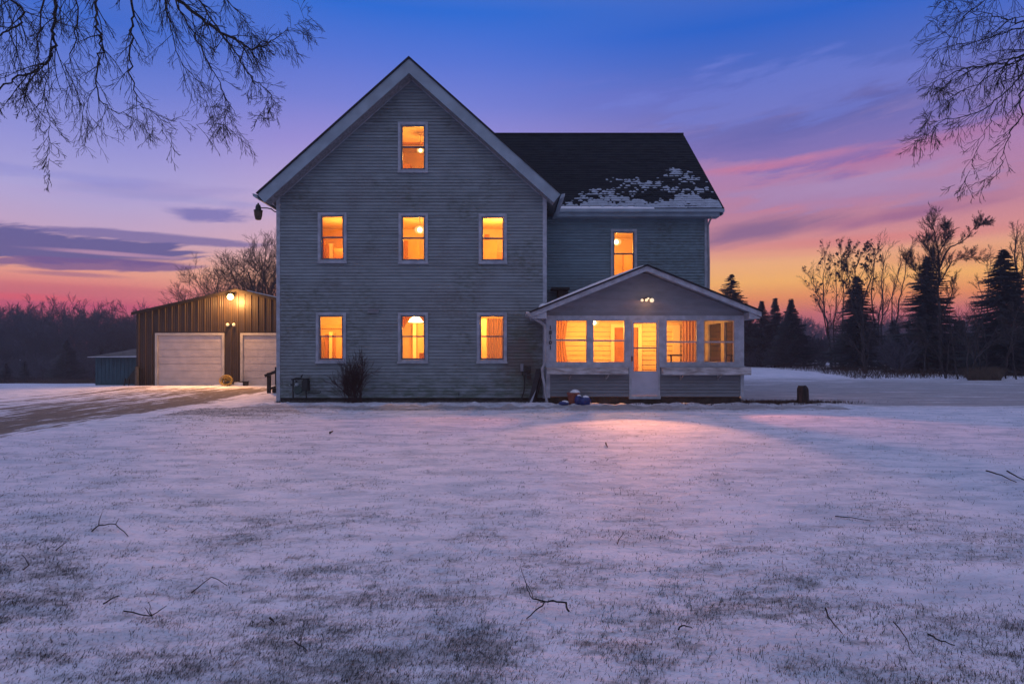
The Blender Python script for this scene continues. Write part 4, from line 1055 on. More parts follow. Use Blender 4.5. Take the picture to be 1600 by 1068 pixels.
# ------------------------------------------------------------------ trees
def rotdir(d, ang, rng):
    ax = d.orthogonal().normalized(); ax = Matrix.Rotation(rng.uniform(0, 2*pi), 3, d) @ ax
    return (Matrix.Rotation(ang, 3, ax) @ d).normalized()
def grow(T, p, d, L, r, lvl, rng, o):
    ns = max(3, min(9, int(L/o['seg'])+1)); st = L/ns; pts = [p.copy()]; dirs = [d.copy()]
    for i in range(ns):
        d = (d+Vector((rng.gauss(0,1), rng.gauss(0,1), rng.gauss(0,1)))*o['wig']+Vector((0,0,o['up']))*st/max(L, .3)).normalized()
        p = p+d*st; pts.append(p.copy()); dirs.append(d.copy())
    T[0 if (r > o['trunk_r']) else 1].tube(pts, r, max(r*o['tap'], o['rmin']), 6 if r > .06 else (4 if r > .02 else 3), False)
    if lvl <= 0:
        if len(T) > 2 and rng.random() < o.get('seed', 0):
            q = pts[-1]; s_ = rng.uniform(.06, .17)*o.get('ss', 1)
            for _ in range(6):
                v_ = [q+Vector((rng.gauss(0,1), rng.gauss(0,1), rng.gauss(0,1)))*s_ for _ in range(3)]; T[2].tri(*v_)
        return
    nc = o['nc'][min(lvl, len(o['nc'])-1)]; nc = max(1, int(nc*rng.uniform(.75, 1.25)+.5))
    for k in range(nc):
        t = o['t0']+(1-o['t0'])*(k+rng.random())/nc; idx = t*ns; i = min(int(idx), ns-1); q = pts[i].lerp(pts[i+1], idx-i)
        dd = rotdir(dirs[i], radians(rng.uniform(*o['ang'])), rng)
        rr = (r+(max(r*o['tap'], o['rmin'])-r)*t)*o['rr']
        grow(T, q, dd, L*rng.uniform(*o['lr'])*(1-.35*t), max(rr, o['rmin']), lvl-1, rng, o)
OPT = dict(seg=.7, wig=.10, up=.25, tap=.45, rmin=.012, trunk_r=.055, nc=[0,4,5,6,7], t0=.3, ang=(22,52), lr=(.42,.66), rr=.62)
def bare_tree(name, loc, H, seed, label, cat='tree', lvl=4, r=None, group='bare trees at the field edge', mt='bark', trunks=((0,0,1),), **kw):
    o = dict(OPT); o.update(kw); rng = random.Random(seed); T = [MB(), MB(), MB()]; r = r or H*.016
    for tv in trunks:
        d = Vector(tv).normalized(); grow(T, Vector((0,0,-.15)), d, H*.78*rng.uniform(.92, 1.05), r, lvl, rng, o)
    root = empty(name, loc, label, cat, group)
    for m_, nm in ((T[0], 'trunk'), (T[1], 'crown'), (T[2], 'seed_cluster')):
        if m_.v:
            me_ = m_.build(nm, M['leafdead'] if nm == 'seed_cluster' else M[mt]); me_.parent = root
    return root
def conifer_mb(H, R, seed, dens=1.0, sag=.25, zlow=.04, ragged=.25, pw=.66):
    rng = random.Random(seed); T = MB(); C = MB(); T.tube([Vector((0,0,-.2)), Vector((0,0,H*.5)), Vector((0,0,H*.98))], H*.018, .02, 6)
    z = zlow*H
    while z < H*.995:
        f = 1-z/H; l0 = R*(f**(pw if sag > .06 else .9))*(.9+.1*sin(z*5)); nb = int((7+4*f)*dens)
        for k in range(nb):
            a = rng.uniform(0, 2*pi); l = max(.12, l0*rng.uniform(1-ragged*1.4, 1+ragged*.6)); ca, sa = cos(a), sin(a)
            ns = max(2, int(l/.20)); zz = z+rng.uniform(-.1, .1)
            for i in range(ns+1):
                t = (i+.5)/(ns+1); rad = l*t; h = zz-sag*l*t*(1-.15*t)+.10*l*t*t+.18*f*0
                w_ = (.34*(1-t)+.20)*min(1, .5+l*.4)
                for sd in (-1, 1):
                    aa = a+sd*rng.uniform(.35, .95); L_ = w_*rng.uniform(.7, 1.3)
                    bx, by = ca*rad, sa*rad; ex_, ey_ = bx+cos(aa)*L_, by+sin(aa)*L_; ez_ = h-.10*L_+rng.uniform(-.05, .05)
                    tx, ty = -sin(aa)*.07, cos(aa)*.07
                    C.tri((bx-tx, by-ty, h+.03), (bx+tx, by+ty, h-.045), (ex_, ey_, ez_))
            C.tri((0,0,zz), (ca*l*.5-sa*.04, sa*l*.5+ca*.04, zz-sag*l*.5), (ca*l, sa*l, zz-sag*l+.08*l))
        z += (.16+.14*f)/max(.6, dens**.5)*max(.7, H/10)
    return T, C
def conifer(loc, H, R, seed, label, mt='needle', group='evergreens at the field edge', **kw):
    T, C = conifer_mb(H, R, seed, **kw); root = empty('spruce_tree', loc, label, 'tree', group)
    t_ = T.build('trunk', M['bark']); t_.parent = root; c_ = C.build('crown', M[mt]); c_.parent = root; return root
def at(px, Y): x = PX(px, Y); return Vector((x, Y, gz(x, Y)))
def Hof(py, Y, px): x = PX(px, Y); return PZ(py, Y)-gz(x, Y)

conifer(at(1142,68), Hof(427,68,1142), 4.0, 1, 'lone spruce with a pointed top rising just right of the porch roof', zlow=.02, dens=1.35, ragged=.35)
conifer(at(1236,62), Hof(468,62,1236), 2.9, 2, 'broad dark evergreen, last of the clump right of the porch before the bare trees', 'needle', dens=1.7, sag=.05, ragged=.15)
conifer(at(1190,66), Hof(470,66,1190), 2.8, 3, 'dark evergreen in the clump nearest to the porch', 'needle_b', dens=1.4, sag=.0)
conifer(at(1211,67), Hof(465,67,1211), 2.5, 4, 'evergreen in the middle of the clump right of the porch', 'needle_b', dens=1.4, sag=.0)
conifer(at(1168,67), Hof(478,67,1168), 2.6, 13, 'evergreen partly hidden behind the right end of the porch roof', 'needle', dens=1.4, sag=.0)
conifer(at(1338,54), Hof(432,54,1338), 2.9, 5, 'dark spruce standing among the bare trees with clustered seed heads', dens=1.6, ragged=.3)
conifer(at(1449,46), Hof(402,46,1449), 3.2, 6, 'tall dark spruce tangled with the big wind blown bare tree', dens=1.7, ragged=.35)
conifer(at(1567,42), Hof(391,42,1567), 3.3, 7, 'big dark spruce near the right edge with layered drooping boughs', dens=1.7, ragged=.3, sag=.3)
conifer(at(1396,62), Hof(500,62,1396), 1.9, 8, 'low dark evergreen between the two bigger spruces', dens=1.3)
conifer(at(1500,52), Hof(500,52,1500), 2.0, 9, 'low dark evergreen between the tall spruce and the right hand spruce', dens=1.3)
def bt(px, Y, top, seed, label, trunks=((0,0,1),), r=.15, lvl=4, mt='bark', **kw):
    o = dict(nc=[0,4,5,6,7], rmin=.013); o.update(kw)
    return bare_tree('bare_tree', at(px, Y), Hof(top, Y, px)*1.0, seed, label, lvl=lvl, r=r, trunks=trunks, mt=mt, **o)
OPT['seed'] = 0.0
def limb_tree(Y, limbs, seed, label, sd=0.0, lvl=2, ss=.5, mt='bark', **kw):
    """limbs: (pixel polyline, r0, r1, shoots, shoot length, first t)"""
    rng = random.Random(seed); o = dict(OPT); o.update(seg=.35, wig=.10, up=.45, tap=.4, rmin=.006, trunk_r=9, nc=[0,5,6,6], t0=.12, ang=(16,44), lr=(.38,.66), rr=.55, seed=sd, ss=ss); o.update(kw)
    T = [MB(), MB(), MB()]; bp = limbs[0][0][0]; base = at(bp[0], Y)
    for li, (pl, r0, r1, nsh, shl, t0) in enumerate(limbs):
        dz = rng.uniform(-1.2, 1.2) if li else 0
        W_ = [P(x, y, Y) for x, y in pl]; W_ = [p+Vector((0, dz*i/len(W_), 0)) for i, p in enumerate(W_)]
        if abs(pl[0][1]-575) < 22: W_[0].z = base.z-.2
        S = []
        for i in range(len(W_)-1):
            p0 = W_[max(i-1, 0)]; p1 = W_[i]; p2 = W_[i+1]; p3 = W_[min(i+2, len(W_)-1)]
            for k in range(4):
                t = k/4; S.append(.5*((2*p1)+(p2-p0)*t+(2*p0-5*p1+4*p2-p3)*t*t+(3*p1-p0-3*p2+p3)*t**3)+Vector((rng.gauss(0,.04), rng.gauss(0,.06), rng.gauss(0,.02))))
        S.append(W_[-1]); S = [q-base for q in S]; T[0].tube(S, r0*.85, r1*.6, 6); n = len(S)
        for k in range(nsh):
            t = t0+(1-t0)*((k+rng.random())/nsh); i = min(int(t*(n-1)), n-2); q = S[i].lerp(S[i+1], t*(n-1)-i); d = (S[i+1]-S[i]).normalized()
            dd = (rotdir(d, radians(rng.uniform(22, 62)), rng)+Vector((0, 0, .25))).normalized()
            grow([T[1], T[1], T[2]], q, dd, shl*rng.uniform(.5, 1.15)*(1-.3*t), max((r0+(r1-r0)*t)*.30, .010), lvl, rng, o)
    root = empty('bare_tree', base, label, 'tree', 'bare trees at the field edge')
    for m_, nm in ((T[0], 'trunk'), (T[1], 'crown'), (T[2], 'seed_cluster')):
        if m_.v:
            x_ = m_.build(nm, M['leafdead'] if nm == 'seed_cluster' else M[mt]); x_.parent = root
            if nm == 'seed_cluster': x_['kind'] = 'stuff'
    return root
limb_tree(58, [([(1300,577),(1296,530),(1288,480),(1286,440),(1290,402)], .13, .03, 20, 2.3, .28), ([(1296,530),(1282,485),(1268,450),(1256,428)], .08, .02, 13, 1.9, .25), ([(1305,577),(1302,520),(1304,460),(1300,415)], .10, .02, 14, 1.9, .3)], 21, 'twiggy bare tree spreading left, first bare tree right of the porch evergreens', .10)
limb_tree(50, [([(1351,580),(1349,540),(1344,470),(1336,430),(1345,394)], .17, .03, 18, 1.7, .35), ([(1349,530),(1330,470),(1322,430),(1320,400)], .10, .025, 16, 1.7, .3), ([(1346,480),(1360,430),(1366,398)], .08, .02, 12, 1.5, .2)], 22, 'bare tree full of dark seed clusters in front of the middle spruce', .20, ss=.5)
limb_tree(60, [([(1314,576),(1316,520),(1318,460),(1314,410),(1318,394)], .10, .02, 15, 1.8, .4)], 23, 'slender bare tree just right of the leftmost bare tree', .08)
limb_tree(58, [([(1372,577),(1367,520),(1361,460),(1366,410),(1372,388)], .12, .02, 15, 1.8, .35), ([(1372,577),(1374,510),(1385,450),(1384,410)], .09, .02, 11, 1.6, .35)], 24, 'tall bare tree with two stems right of the seed clustered tree')
limb_tree(60, [([(1378,577),(1377,520),(1380,470),(1378,430),(1389,386)], .12, .02, 16, 1.9, .3), ([(1378,500),(1392,460),(1400,420)], .06, .02, 9, 1.4, .2)], 25, 'tall bare tree with upswept branches in the gap between spruces')
limb_tree(56, [([(1388,578),(1398,520),(1406,470),(1414,425),(1424,383)], .12, .02, 16, 1.7, .3), ([(1398,520),(1392,470),(1404,420),(1408,395)], .07, .02, 9, 1.5, .3)], 26, 'bare tree curving right towards the tall spruce')
limb_tree(44, [([(1472,588),(1470,520),(1466,450),(1468,410),(1462,372),(1456,348)], .15, .03, 40, 1.6, .35), ([(1468,420),(1480,392),(1500,380),(1518,368),(1530,352)], .08, .02, 14, .75, .45),
    ([(1526,358),(1536,348),(1550,346)], .04, .015, 30, .75, .1), ([(1468,430),(1450,400),(1438,380)], .06, .02, 36, 1.3, .1), ([(1470,440),(1484,410),(1502,402),(1518,408)], .05, .02, 26, .9, .2), ([(1466,400),(1482,370),(1488,352)], .05, .02, 32, 1.0, .2), ([(1472,500),(1492,460),(1498,430)], .07, .02, 14, 1.2, .2), ([(1466,470),(1440,430),(1430,400)], .05, .02, 32, 1.2, .2)],
    27, 'big wind blown bare tree with tufted limbs above the tall spruce', nc=[0,7,8,8], rmin=.006)
limb_tree(46, [([(1594,588),(1592,500),(1590,430),(1586,395),(1590,362)], .14, .03, 22, 1.6, .35), ([(1592,480),(1604,420),(1606,370)], .08, .02, 14, 1.4, .3)], 28, 'bare tree rising behind the spruce at the right edge')
limb_tree(50, [([(1532,583),(1528,520),(1534,470),(1528,436)], .08, .015, 12, 1.2, .3), ([(1550,583),(1546,500),(1552,440),(1560,400)], .08, .015, 12, 1.2, .4)], 29, 'thin bare tree between the wind blown tree and the right hand spruce')
# the long limb with a tufted end on the wind blown tree
# saplings in front of the right hand tree line
sapA = bare_tree('sapling', at(1442,38), 5.2, 31, 'thin bare sapling in front of the tall spruce, leftmost of the saplings', lvl=3, r=.04, group='saplings in front of the evergreens', mt='bark_light', trunks=((.12,0,1),), nc=[0,4,5,5], rmin=.005, trunk_r=.03)
sapB = bare_tree('sapling', at(1478,36), 4.6, 32, 'pale crooked sapling leaning left in front of the wind blown tree', lvl=3, r=.045, group='saplings in front of the evergreens', mt='bark_light', trunks=((-.25,0,1),(.15,0,1)), nc=[0,4,5,5], rmin=.005, trunk_r=.03)
for i, (px, Y, s_, lb) in enumerate(((1353,46,1.15,'sapling with a stout pale stem below the seed clustered tree'),(1497,35,1.0,'sapling just right of the pale crooked one'),(1513,34,.95,'straight sapling at the left of the group of four by the tan grass'),
        (1521,35,1.05,'second stem of the group of four by the tan grass'),(1531,34.5,1.0,'third stem of the group of four by the tan grass'),(1540,35,.9,'right stem of the group of four by the tan grass'),(1571,36,1.1,'sapling in front of the right hand spruce'),
        (1589,35,1.15,'sapling closest to the right edge of the view'),(1385,50,1.0,'thin sapling under the tall bare trees'),(1413,46,1.0,'thin sapling left of the tall spruce'))):
    copy_thing(sapA if i % 2 else sapB, at(px, Y), i*1.3, s_, lb)
# trees behind the barn
bt(372, 62, 392, 41, 'bare tree leaning left behind the peak of the barn', ((-.16,0,1),(-.02,.1,1)), .14, rmin=.009, lr=(.5,.7), nc=[0,5,6,6,7])['group'] = 'bare trees behind the barn'
bt(388, 58, 380, 42, 'bare tree with upright limbs directly behind the barn lamp', ((-.1,0,1),(.05,0,1)), .13, rmin=.009, lr=(.5,.7), nc=[0,5,6,6,7])['group'] = 'bare trees behind the barn'
bt(425, 55, 366, 43, 'dense bare tree close to the upper left wall of the farmhouse', ((0,0,1),(-.1,0,1),(.2,0,1)), .15, rmin=.009, lr=(.5,.7), nc=[0,5,6,6,7])['group'] = 'bare trees behind the barn'

# ---- far woods (mass), left and right
def tmpl(seed, H, lvl=3, nc=(0,6,7,9), rmin=.022, tr=((0,0,1),)):
    o = dict(OPT); o.update(nc=list(nc), rmin=rmin, t0=.18, ang=(20,60), seed=0); rng = random.Random(seed); m_ = MB()
    for tv in tr: grow([m_, m_], Vector((0,0,-.2)), Vector(tv).normalized(), H*.8, H*.010, lvl, rng, o)
    return m_
TT = [tmpl(60+i, 11, 3, (0,7,8,10), .02, ((0,0,1),) if i % 2 else ((-.12,0,1),(.15,0,1))) for i in range(5)]
SH = [tmpl(80+i, 3.2, 2, (0,6,9), .02, ((-.4,0,1),(.4,0,1),(0,.4,1),(0,-.4,1),(.2,.2,1))) for i in range(3)]
rng = random.Random(11); W = MB()
for row, (Y0, n, sc0) in enumerate(((96,46,.88),(104,46,.95),(114,44,1.02))):
    for i in range(n):
        px = -260+ (760)*(i+rng.random())/n; Y = Y0+rng.uniform(-4, 4); x = PX(px, Y)
        W.add(TT[rng.randrange(5)], (x, Y, gz(x, Y)), rng.uniform(0, 6.28), sc0*rng.uniform(.86, 1.2))
for i in range(230):
    Y = rng.uniform(84, 96); px = -200+640*rng.random(); x = PX(px, Y); W.add(SH[rng.randrange(3)], (x, Y, gz(x, Y)), rng.uniform(0, 6.28), rng.uniform(.7, 1.3))
tag(W.build('woodland', M['twig_hazed']), 'dark leafless woodland far across the field on the left', 'woods', kind='stuff')
CT = [conifer_mb(9, 2.6, 100+i, dens=.8, sag=.1) for i in range(3)]
W = MB()
for i in range(44):
    Y = rng.uniform(88, 106); px = -150+570*(i+rng.random())/44; x = PX(px, Y); W.add(CT[rng.randrange(3)][1], (x, Y, gz(x, Y)), rng.uniform(0, 6), rng.uniform(.7, 1.05), rng.uniform(.45, .8))
tag(W.build('evergreen_wood', M['needle']), 'dark evergreens mixed through the far woodland on the left', 'woods', kind='stuff')
rng = random.Random(15); W = MB()
for i in range(70):
    Y = rng.uniform(120, 150); px = 1150+520*(i+rng.random())/70; x = PX(px, Y); W.add(TT[rng.randrange(5)], (x, Y, 0), rng.uniform(0, 6.28), rng.uniform(.55, .9))
for i in range(110):
    Y = rng.uniform(62, 80); px = 1160+480*rng.random(); x = PX(px, Y); W.add(SH[rng.randrange(3)], (x, Y, 0), rng.uniform(0, 6.28), rng.uniform(.5, 1.15))
for i in range(60):
    Y = rng.uniform(44, 56); px = 1400+240*rng.random(); x = PX(px, Y); W.add(SH[rng.randrange(3)], (x, Y, 0), rng.uniform(0, 6.28), rng.uniform(.5, .9))
tag(W.build('underwood', M['twig_hazed']), 'tangled leafless underwood behind the right hand tree line', 'woods', kind='stuff')
W = MB()
for i in range(24):
    Y = rng.uniform(70, 85); px = 1165+460*(i+rng.random())/24
    if 1250 < px < 1320: continue
    x = PX(px, Y); W.add(CT[rng.randrange(3)][1], (x, Y, 0), rng.uniform(0, 6), rng.uniform(.40, .62))
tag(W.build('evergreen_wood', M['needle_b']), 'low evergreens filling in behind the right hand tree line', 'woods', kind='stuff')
# near field bushes on the left
for i, (px, Y, H, R, lb) in enumerate(((8,74,2.3,1.6,'round dark bush at the left edge of the field'),(38,76,2.6,1.2,'small evergreen bush right of the round one at the field edge'),(104,82,5.6,3.2,'broad dark evergreen in front of the woodland, left of the shed'))):
    c_ = conifer(at(px, Y), H, R, 200+i, lb, 'needle', 'evergreens at the left woodland edge', dens=1.2, sag=.0, zlow=.03)
# dry weeds
def weeds(n, fx, name, label, mt, h=(.2,.6), wd=.012):
    m_ = MB(); rr = random.Random(n)
    for _ in range(n):
        x, y = fx(rr); z = gz(x, y); hh = rr.uniform(*h); a = rr.gauss(0, .35)*hh; b = rr.gauss(0, .3)*hh; w_ = wd*rr.uniform(.6, 1.5)
        m_.tri((x-w_, y, z-.02), (x+w_, y, z-.02), (x+a, y+b, z+hh))
    return tag(m_.build(name, M[mt]), label, 'weeds', kind='stuff')
def f1_(rr):
    Y = rr.uniform(33.5, 37); return PX(rr.uniform(1512, 1564), Y*1.0), Y
weeds(2600, f1_, 'dry_grass', 'clump of tall tan grass in front of the right hand spruce', 'tan_grass', (.35,.75), .015)
def f2_(rr):
    Y = rr.uniform(36, 62); return PX(rr.uniform(1180+ (62-Y)*6, 1640), Y), Y
weeds(5500, f2_, 'brush', 'low brown brush along the foot of the right hand trees', 'leaf', (.12,.7), .012)
def f3_(rr):
    Y = rr.uniform(70, 86); return PX(rr.uniform(-80, 240), Y), Y
weeds(5000, f3_, 'brush', 'low brown brush along the foot of the left woodland', 'leaf', (.2,.9), .02)
def f4_(rr): return rr.gauss(7.9, 1.0), rr.gauss(18.75, .35)
weeds(2600, f4_, 'dead_grass', 'matted rusty brown grass at the right end of the porch', 'leaf', (.02,.10), .008)
def f5_(rr):
    x = rr.uniform(3.4, 8.5); return x, 17.75+rr.gauss(0, .12)
weeds(420, f5_, 'dead_grass', 'rusty dead grass along the foot of the right porch wall', 'leaf', (.02,.11), .007)
def f6_(rr):
    x = rr.uniform(-7, 1); return x, 18.75+rr.gauss(0, .12)
weeds(1500, f6_, 'dead_grass', 'dark dead grass along the stone foundation of the gable wall', 'grass', (.02,.12), .006)
# bare shrub against the gable wall
rng = random.Random(77); T = [MB(), MB()]; q = at(556, 18.45); o = dict(OPT); o.update(seg=.18, wig=.11, up=.35, rmin=.0042, trunk_r=.5, nc=[0,4,6,7], t0=.25, ang=(15,45), lr=(.4,.65), seed=0)
for k in range(40):
    a = rng.uniform(-.95, .35); d = Vector((a*.9, rng.uniform(-.35, .2), 1)).normalized()
    grow([T[1], T[1]], q+Vector((rng.gauss(0, .13), rng.gauss(0, .06), -.05)), d, rng.uniform(.55, 1.0)*(1.25 if a > -.35 else .95), .011, 2, rng, o)
sh = empty('bare_shrub', q, 'leafless twiggy shrub against the gable wall between the left and middle windows', 'shrub'); c_ = T[1].build('branches', M['shrub']); c_.parent = sh; c_.location = -q

# ---- overhanging trees framing the top corners
def hang_tree(base, top, limbs, seed, label, side):
    rng = random.Random(seed); B = MB(); C = MB(); base = Vector(base)
    tp_ = Vector(top); mid = base.lerp(tp_, .5)+Vector((.15*side, .1, 0))
    B.tube([base-Vector((0,0,.2)), base+Vector((0,0,.5)), mid, tp_], .30, .16, 12)
    o = dict(OPT); o.update(seg=.12, wig=.085, up=-.42, tap=.45, rmin=.0022, trunk_r=9, nc=[0,3,4,5,6], t0=.12, ang=(14,46), lr=(.4,.72), rr=.6, seed=0)
    for (pts, r0, r1, nsh, shl, dens) in limbs:
        W_ = [tp_.lerp(base, rng.uniform(0, .25))]+[P(*q) for q in pts]
        # smooth and jitter
        S = []
        for i in range(len(W_)-1):
            p0 = W_[max(i-1, 0)]; p1 = W_[i]; p2 = W_[i+1]; p3 = W_[min(i+2, len(W_)-1)]; n = 5
            for k in range(n):
                t = k/n; S.append(.5*((2*p1)+(p2-p0)*t+(2*p0-5*p1+4*p2-p3)*t*t+(3*p1-p0-3*p2+p3)*t**3)+Vector((rng.gauss(0,.012), rng.gauss(0,.03), rng.gauss(0,.012))))
        S.append(W_[-1]); B.tube(S, r0*.72, r1*.7, 6)
        n = len(S); f0 = 5.0/n
        for k in range(int(nsh*1.35)):
            t = f0*.8+(1-f0*.8)*((k+rng.random())/nsh); i = min(int(t*(n-1)), n-2); q = S[i].lerp(S[i+1], t*(n-1)-i); d = (S[i+1]-S[i]).normalized()
            dd = (rotdir(d, radians(rng.uniform(25, 70)), rng)+Vector((0, 0, -.45))).normalized()
            L_ = shl*rng.uniform(.5, 1.1)*(1-.35*t); rb = (r0+(r1-r0)*t)*.45
            grow([C, C], q, dd, L_, min(max(rb, .0035), .0085), dens, rng, o)
    root = empty('overhanging_tree', base, label, 'tree', 'bare trees whose branches hang into the top corners')
    t_ = B.build('trunk', M['bark'], root); c_ = C.build('crown', M['bark'], root)
    return root
bL = (-9.3, 8.8, gz(-9.3, 8.8))
hang_tree(bL, (-9.0, 8.8, 8.2), [
    (((60,-120,8.6),(86,-10,8.4),(84,40,8.3),(82,75,8.3),(70,100,8.3),(40,115,8.2),(8,132,8.2),(-30,150,8.1)), .035, .012, 17, 1.0, 3),
    (((120,-130,8.8),(150,-10,8.6),(151,30,8.5),(157,62,8.5),(153,100,8.4),(154,150,8.4),(176,172,8.4),(214,188,8.3)), .030, .005, 26, .62, 2),
    (((-40,-60,8.2),(10,-10,8.0),(36,20,8.0),(20,45,8.0),(-10,60,7.9)), .028, .012, 15, .85, 3),
    (((40,-40,8.0),(58,60,7.9),(66,110,7.9),(74,170,7.8),(76,215,7.8)), .016, .004, 20, .40, 2),
    (((180,-150,8.9),(206,-10,8.7),(206,50,8.7),(202,90,8.7),(212,150,8.6),(232,172,8.6),(276,190,8.5)), .028, .004, 28, .58, 2),
    (((190,-170,9.0),(255,-30,8.9),(292,12,8.8),(330,40,8.8),(366,62,8.8),(388,74,8.8),(410,73,8.7),(424,66,8.7),(440,52,8.7)), .045, .006, 48, .58, 2),
    (((215,-150,8.8),(262,-20,8.6),(300,50,8.6),(328,105,8.5),(348,140,8.5),(358,170,8.5)), .022, .004, 34, .5, 2),
    (((230,-150,8.8),(290,-30,8.7),(330,30,8.6),(365,80,8.6),(392,120,8.6),(416,140,8.6),(428,156,8.6)), .026, .004, 40, .42, 2),
    (((100,-150,8.9),(240,-40,9.3),(262,30,9.3),(280,90,9.2),(320,140,9.2)), .024, .004, 28, .8, 2),
    (((30,-150,8.6),(110,-20,9.2),(118,50,9.2),(104,105,9.1),(120,150,9.1)), .024, .004, 24, .8, 2),
    (((150,-160,9.0),(300,-60,8.9),(345,-10,8.9),(380,30,8.8),(394,52,8.8)), .024, .004, 36, .50, 2),
    (((-200,-250,9.0),(-320,-100,8.6),(-380,40,8.0)), .05, .01, 10, 1.2, 2), (((-100,-500,10.0),(100,-520,11),(220,-420,12)), .05, .01, 10, 1.2, 2),
    ], 5, 'bare tree whose drooping twigs fill the upper left corner of the view', 1)
bR = (9.8, 9.6, gz(9.8, 9.6))
hang_tree(bR, (9.5, 9.6, 8.0), [
    (((1680,20,8.9),(1600,32,8.8),(1575,30,8.8),(1553,24,8.8),(1515,22,8.7),(1490,10,8.7)), .020, .004, 26, .6, 2),
    (((1690,60,8.9),(1600,84,8.8),(1566,98,8.8),(1520,104,8.8),(1482,118,8.8),(1458,132,8.8)), .028, .004, 36, .58, 2),
    (((1690,10,9.0),(1600,42,8.9),(1558,55,8.9),(1505,68,8.8),(1475,50,8.8),(1452,28,8.8)), .018, .003, 26, .5, 2),
    (((1690,80,9.0),(1600,118,8.9),(1565,150,8.9),(1520,178,8.9),(1470,190,8.8),(1452,208,8.8)), .020, .003, 30, .5, 2),
    (((1690,100,9.0),(1599,140,8.8),(1598,180,8.8),(1580,206,8.8),(1566,240,8.8),(1560,274,8.8),(1530,284,8.8)), .018, .003, 14, .5, 2),
    (((1690,40,9.0),(1600,90,9.0),(1563,106,8.9),(1530,130,8.9),(1490,148,8.9),(1456,176,8.9)), .018, .003, 30, .45, 2),
    (((1680,60,9.0),(1600,92,8.9),(1568,110,8.9),(1562,150,8.9),(1547,190,8.8),(1536,220,8.8),(1519,252,8.8)), .014, .003, 12, .4, 2),
    (((1640,-100,9.0),(1580,-40,8.9),(1545,-6,8.9),(1505,30,8.9),(1475,70,8.9)), .020, .004, 16, .7, 2),
    (((1900,-200,9.4),(2000,0,9.4),(2050,150,9.4)), .05, .01, 8, 1.0, 2), (((1800,-400,10),(1750,-420,12),(1650,-350,13)), .05, .01, 8, 1.1, 2),
    ], 9, 'bare tree whose fine branches reach into the upper right corner of the view', -1)

# ---- fallen sticks on the snow
def stick(pl, r, label, forks=()):
    def gpnt(px, py, lift):
        # intersect the pixel ray with the ground, then lift
        Y = CAMZ*F/(py-HY); x = PX(px, Y); return Vector((x, Y, gz(x, Y)+lift))
    m_ = MB(); rr = random.Random(int(pl[0][0]))
    def dense(ps):
        q = [gpnt(*a) for a in ps]; out = []
        for a, b in zip(q, q[1:]):
            for k in range(3): out.append(a.lerp(b, k/3)+Vector((rr.gauss(0,.004), rr.gauss(0,.004), abs(rr.gauss(0,.003)))))
        out.append(q[-1]); return out
    r *= .62; d_ = dense(pl); root = m_.tube(d_, r, r*.5, 5)
    for f_ in forks: m_.tube(dense(f_), r*.7, r*.3, 4)
    return tag(m_.build('fallen_stick', M['bark']), label, 'stick', 'sticks fallen on the snow')
L_ = .012
stick([(888,966,.03),(884,958,.05),(864,951,.04),(852,949,.03),(838,962,.02),(823,972,.01)], .010, 'largest forked stick, in the middle of the lower foreground', [[(852,949,.03),(832,945,.03),(824,938,.05),(814,920,.12)],[(864,951,.04),(846,950,.03),(835,948,.04),(820,930,.08)]])
stick([(143,828,.01),(155,823,.03),(180,823,.04),(200,833,.01)], .010, 'arched stick in the left part of the lawn', [[(155,823,.03),(160,812,.08)],[(180,823,.04),(186,815,.05)]])
stick([(88,858,.01),(104,849,.03)], .008, 'short dark stick left of and below the arched stick')
stick([(37,890,.02),(46,883,.02),(34,870,.03)], .008, 'hooked twig near the left edge of the lawn')
stick([(163,940,.01),(178,931,.02),(187,928,.02)], .008, 'dark bent stick left of centre in the foreground')
stick([(196,949,.01),(236,962,.02),(260,948,.04)], .007, 'branching thin stick in the left foreground', [[(236,962,.02),(232,948,.06)],[(236,962,.02),(226,952,.04)]])
stick([(460,1004,.01),(480,1019,.01)], .007, 'pale straight twig near the lower left centre', [[(470,1010,.01),(474,992,.08)]])
stick([(1305,805,.01),(1330,809,.02),(1360,812,.01)], .008, 'long thin stick lying level in the right half of the lawn')
stick([(1542,738,.04),(1565,745,.04),(1588,753,.02)], .016, 'thick dark stick at the right edge of the lawn')
stick([(1574,740,.05),(1590,748,.04),(1612,756,.02)], .016, 'thick stick end right beside the other thick stick at the edge')
stick([(1288,965,.05),(1298,978,.02),(1315,994,.01)], .008, 'straight dark stick in the right foreground')
stick([(1398,988,.04),(1415,1008,.02),(1428,1030,.01)], .006, 'thin twig standing at a slant in the right foreground')
stick([(1452,1002,.02),(1470,1008,.01),(1492,1014,.01)], .008, 'short level twig right of the slanting twig')
stick([(964,858,.03),(975,842,.05)], .007, 'short slanting twig in the middle of the lawn')
stick([(1060,992,.01),(1068,988,.02),(1082,990,.01)], .008, 'small curled stick right of the largest stick')
stick([(515,679,.03),(520,677,.04)], .035, 'small dark clod lying on the snow in front of the gable wall')
stick([(946,695,.03),(949,700,.02)], .022, 'small dark chip on the lit snow in front of the porch')
stick([(300,922,.02),(330,905,.05),(355,912,.02)], .006, 'arched grass stem in the left foreground')
stick([(420,965,.02),(428,972,.02)], .012, 'stubby dark stick in the left foreground')

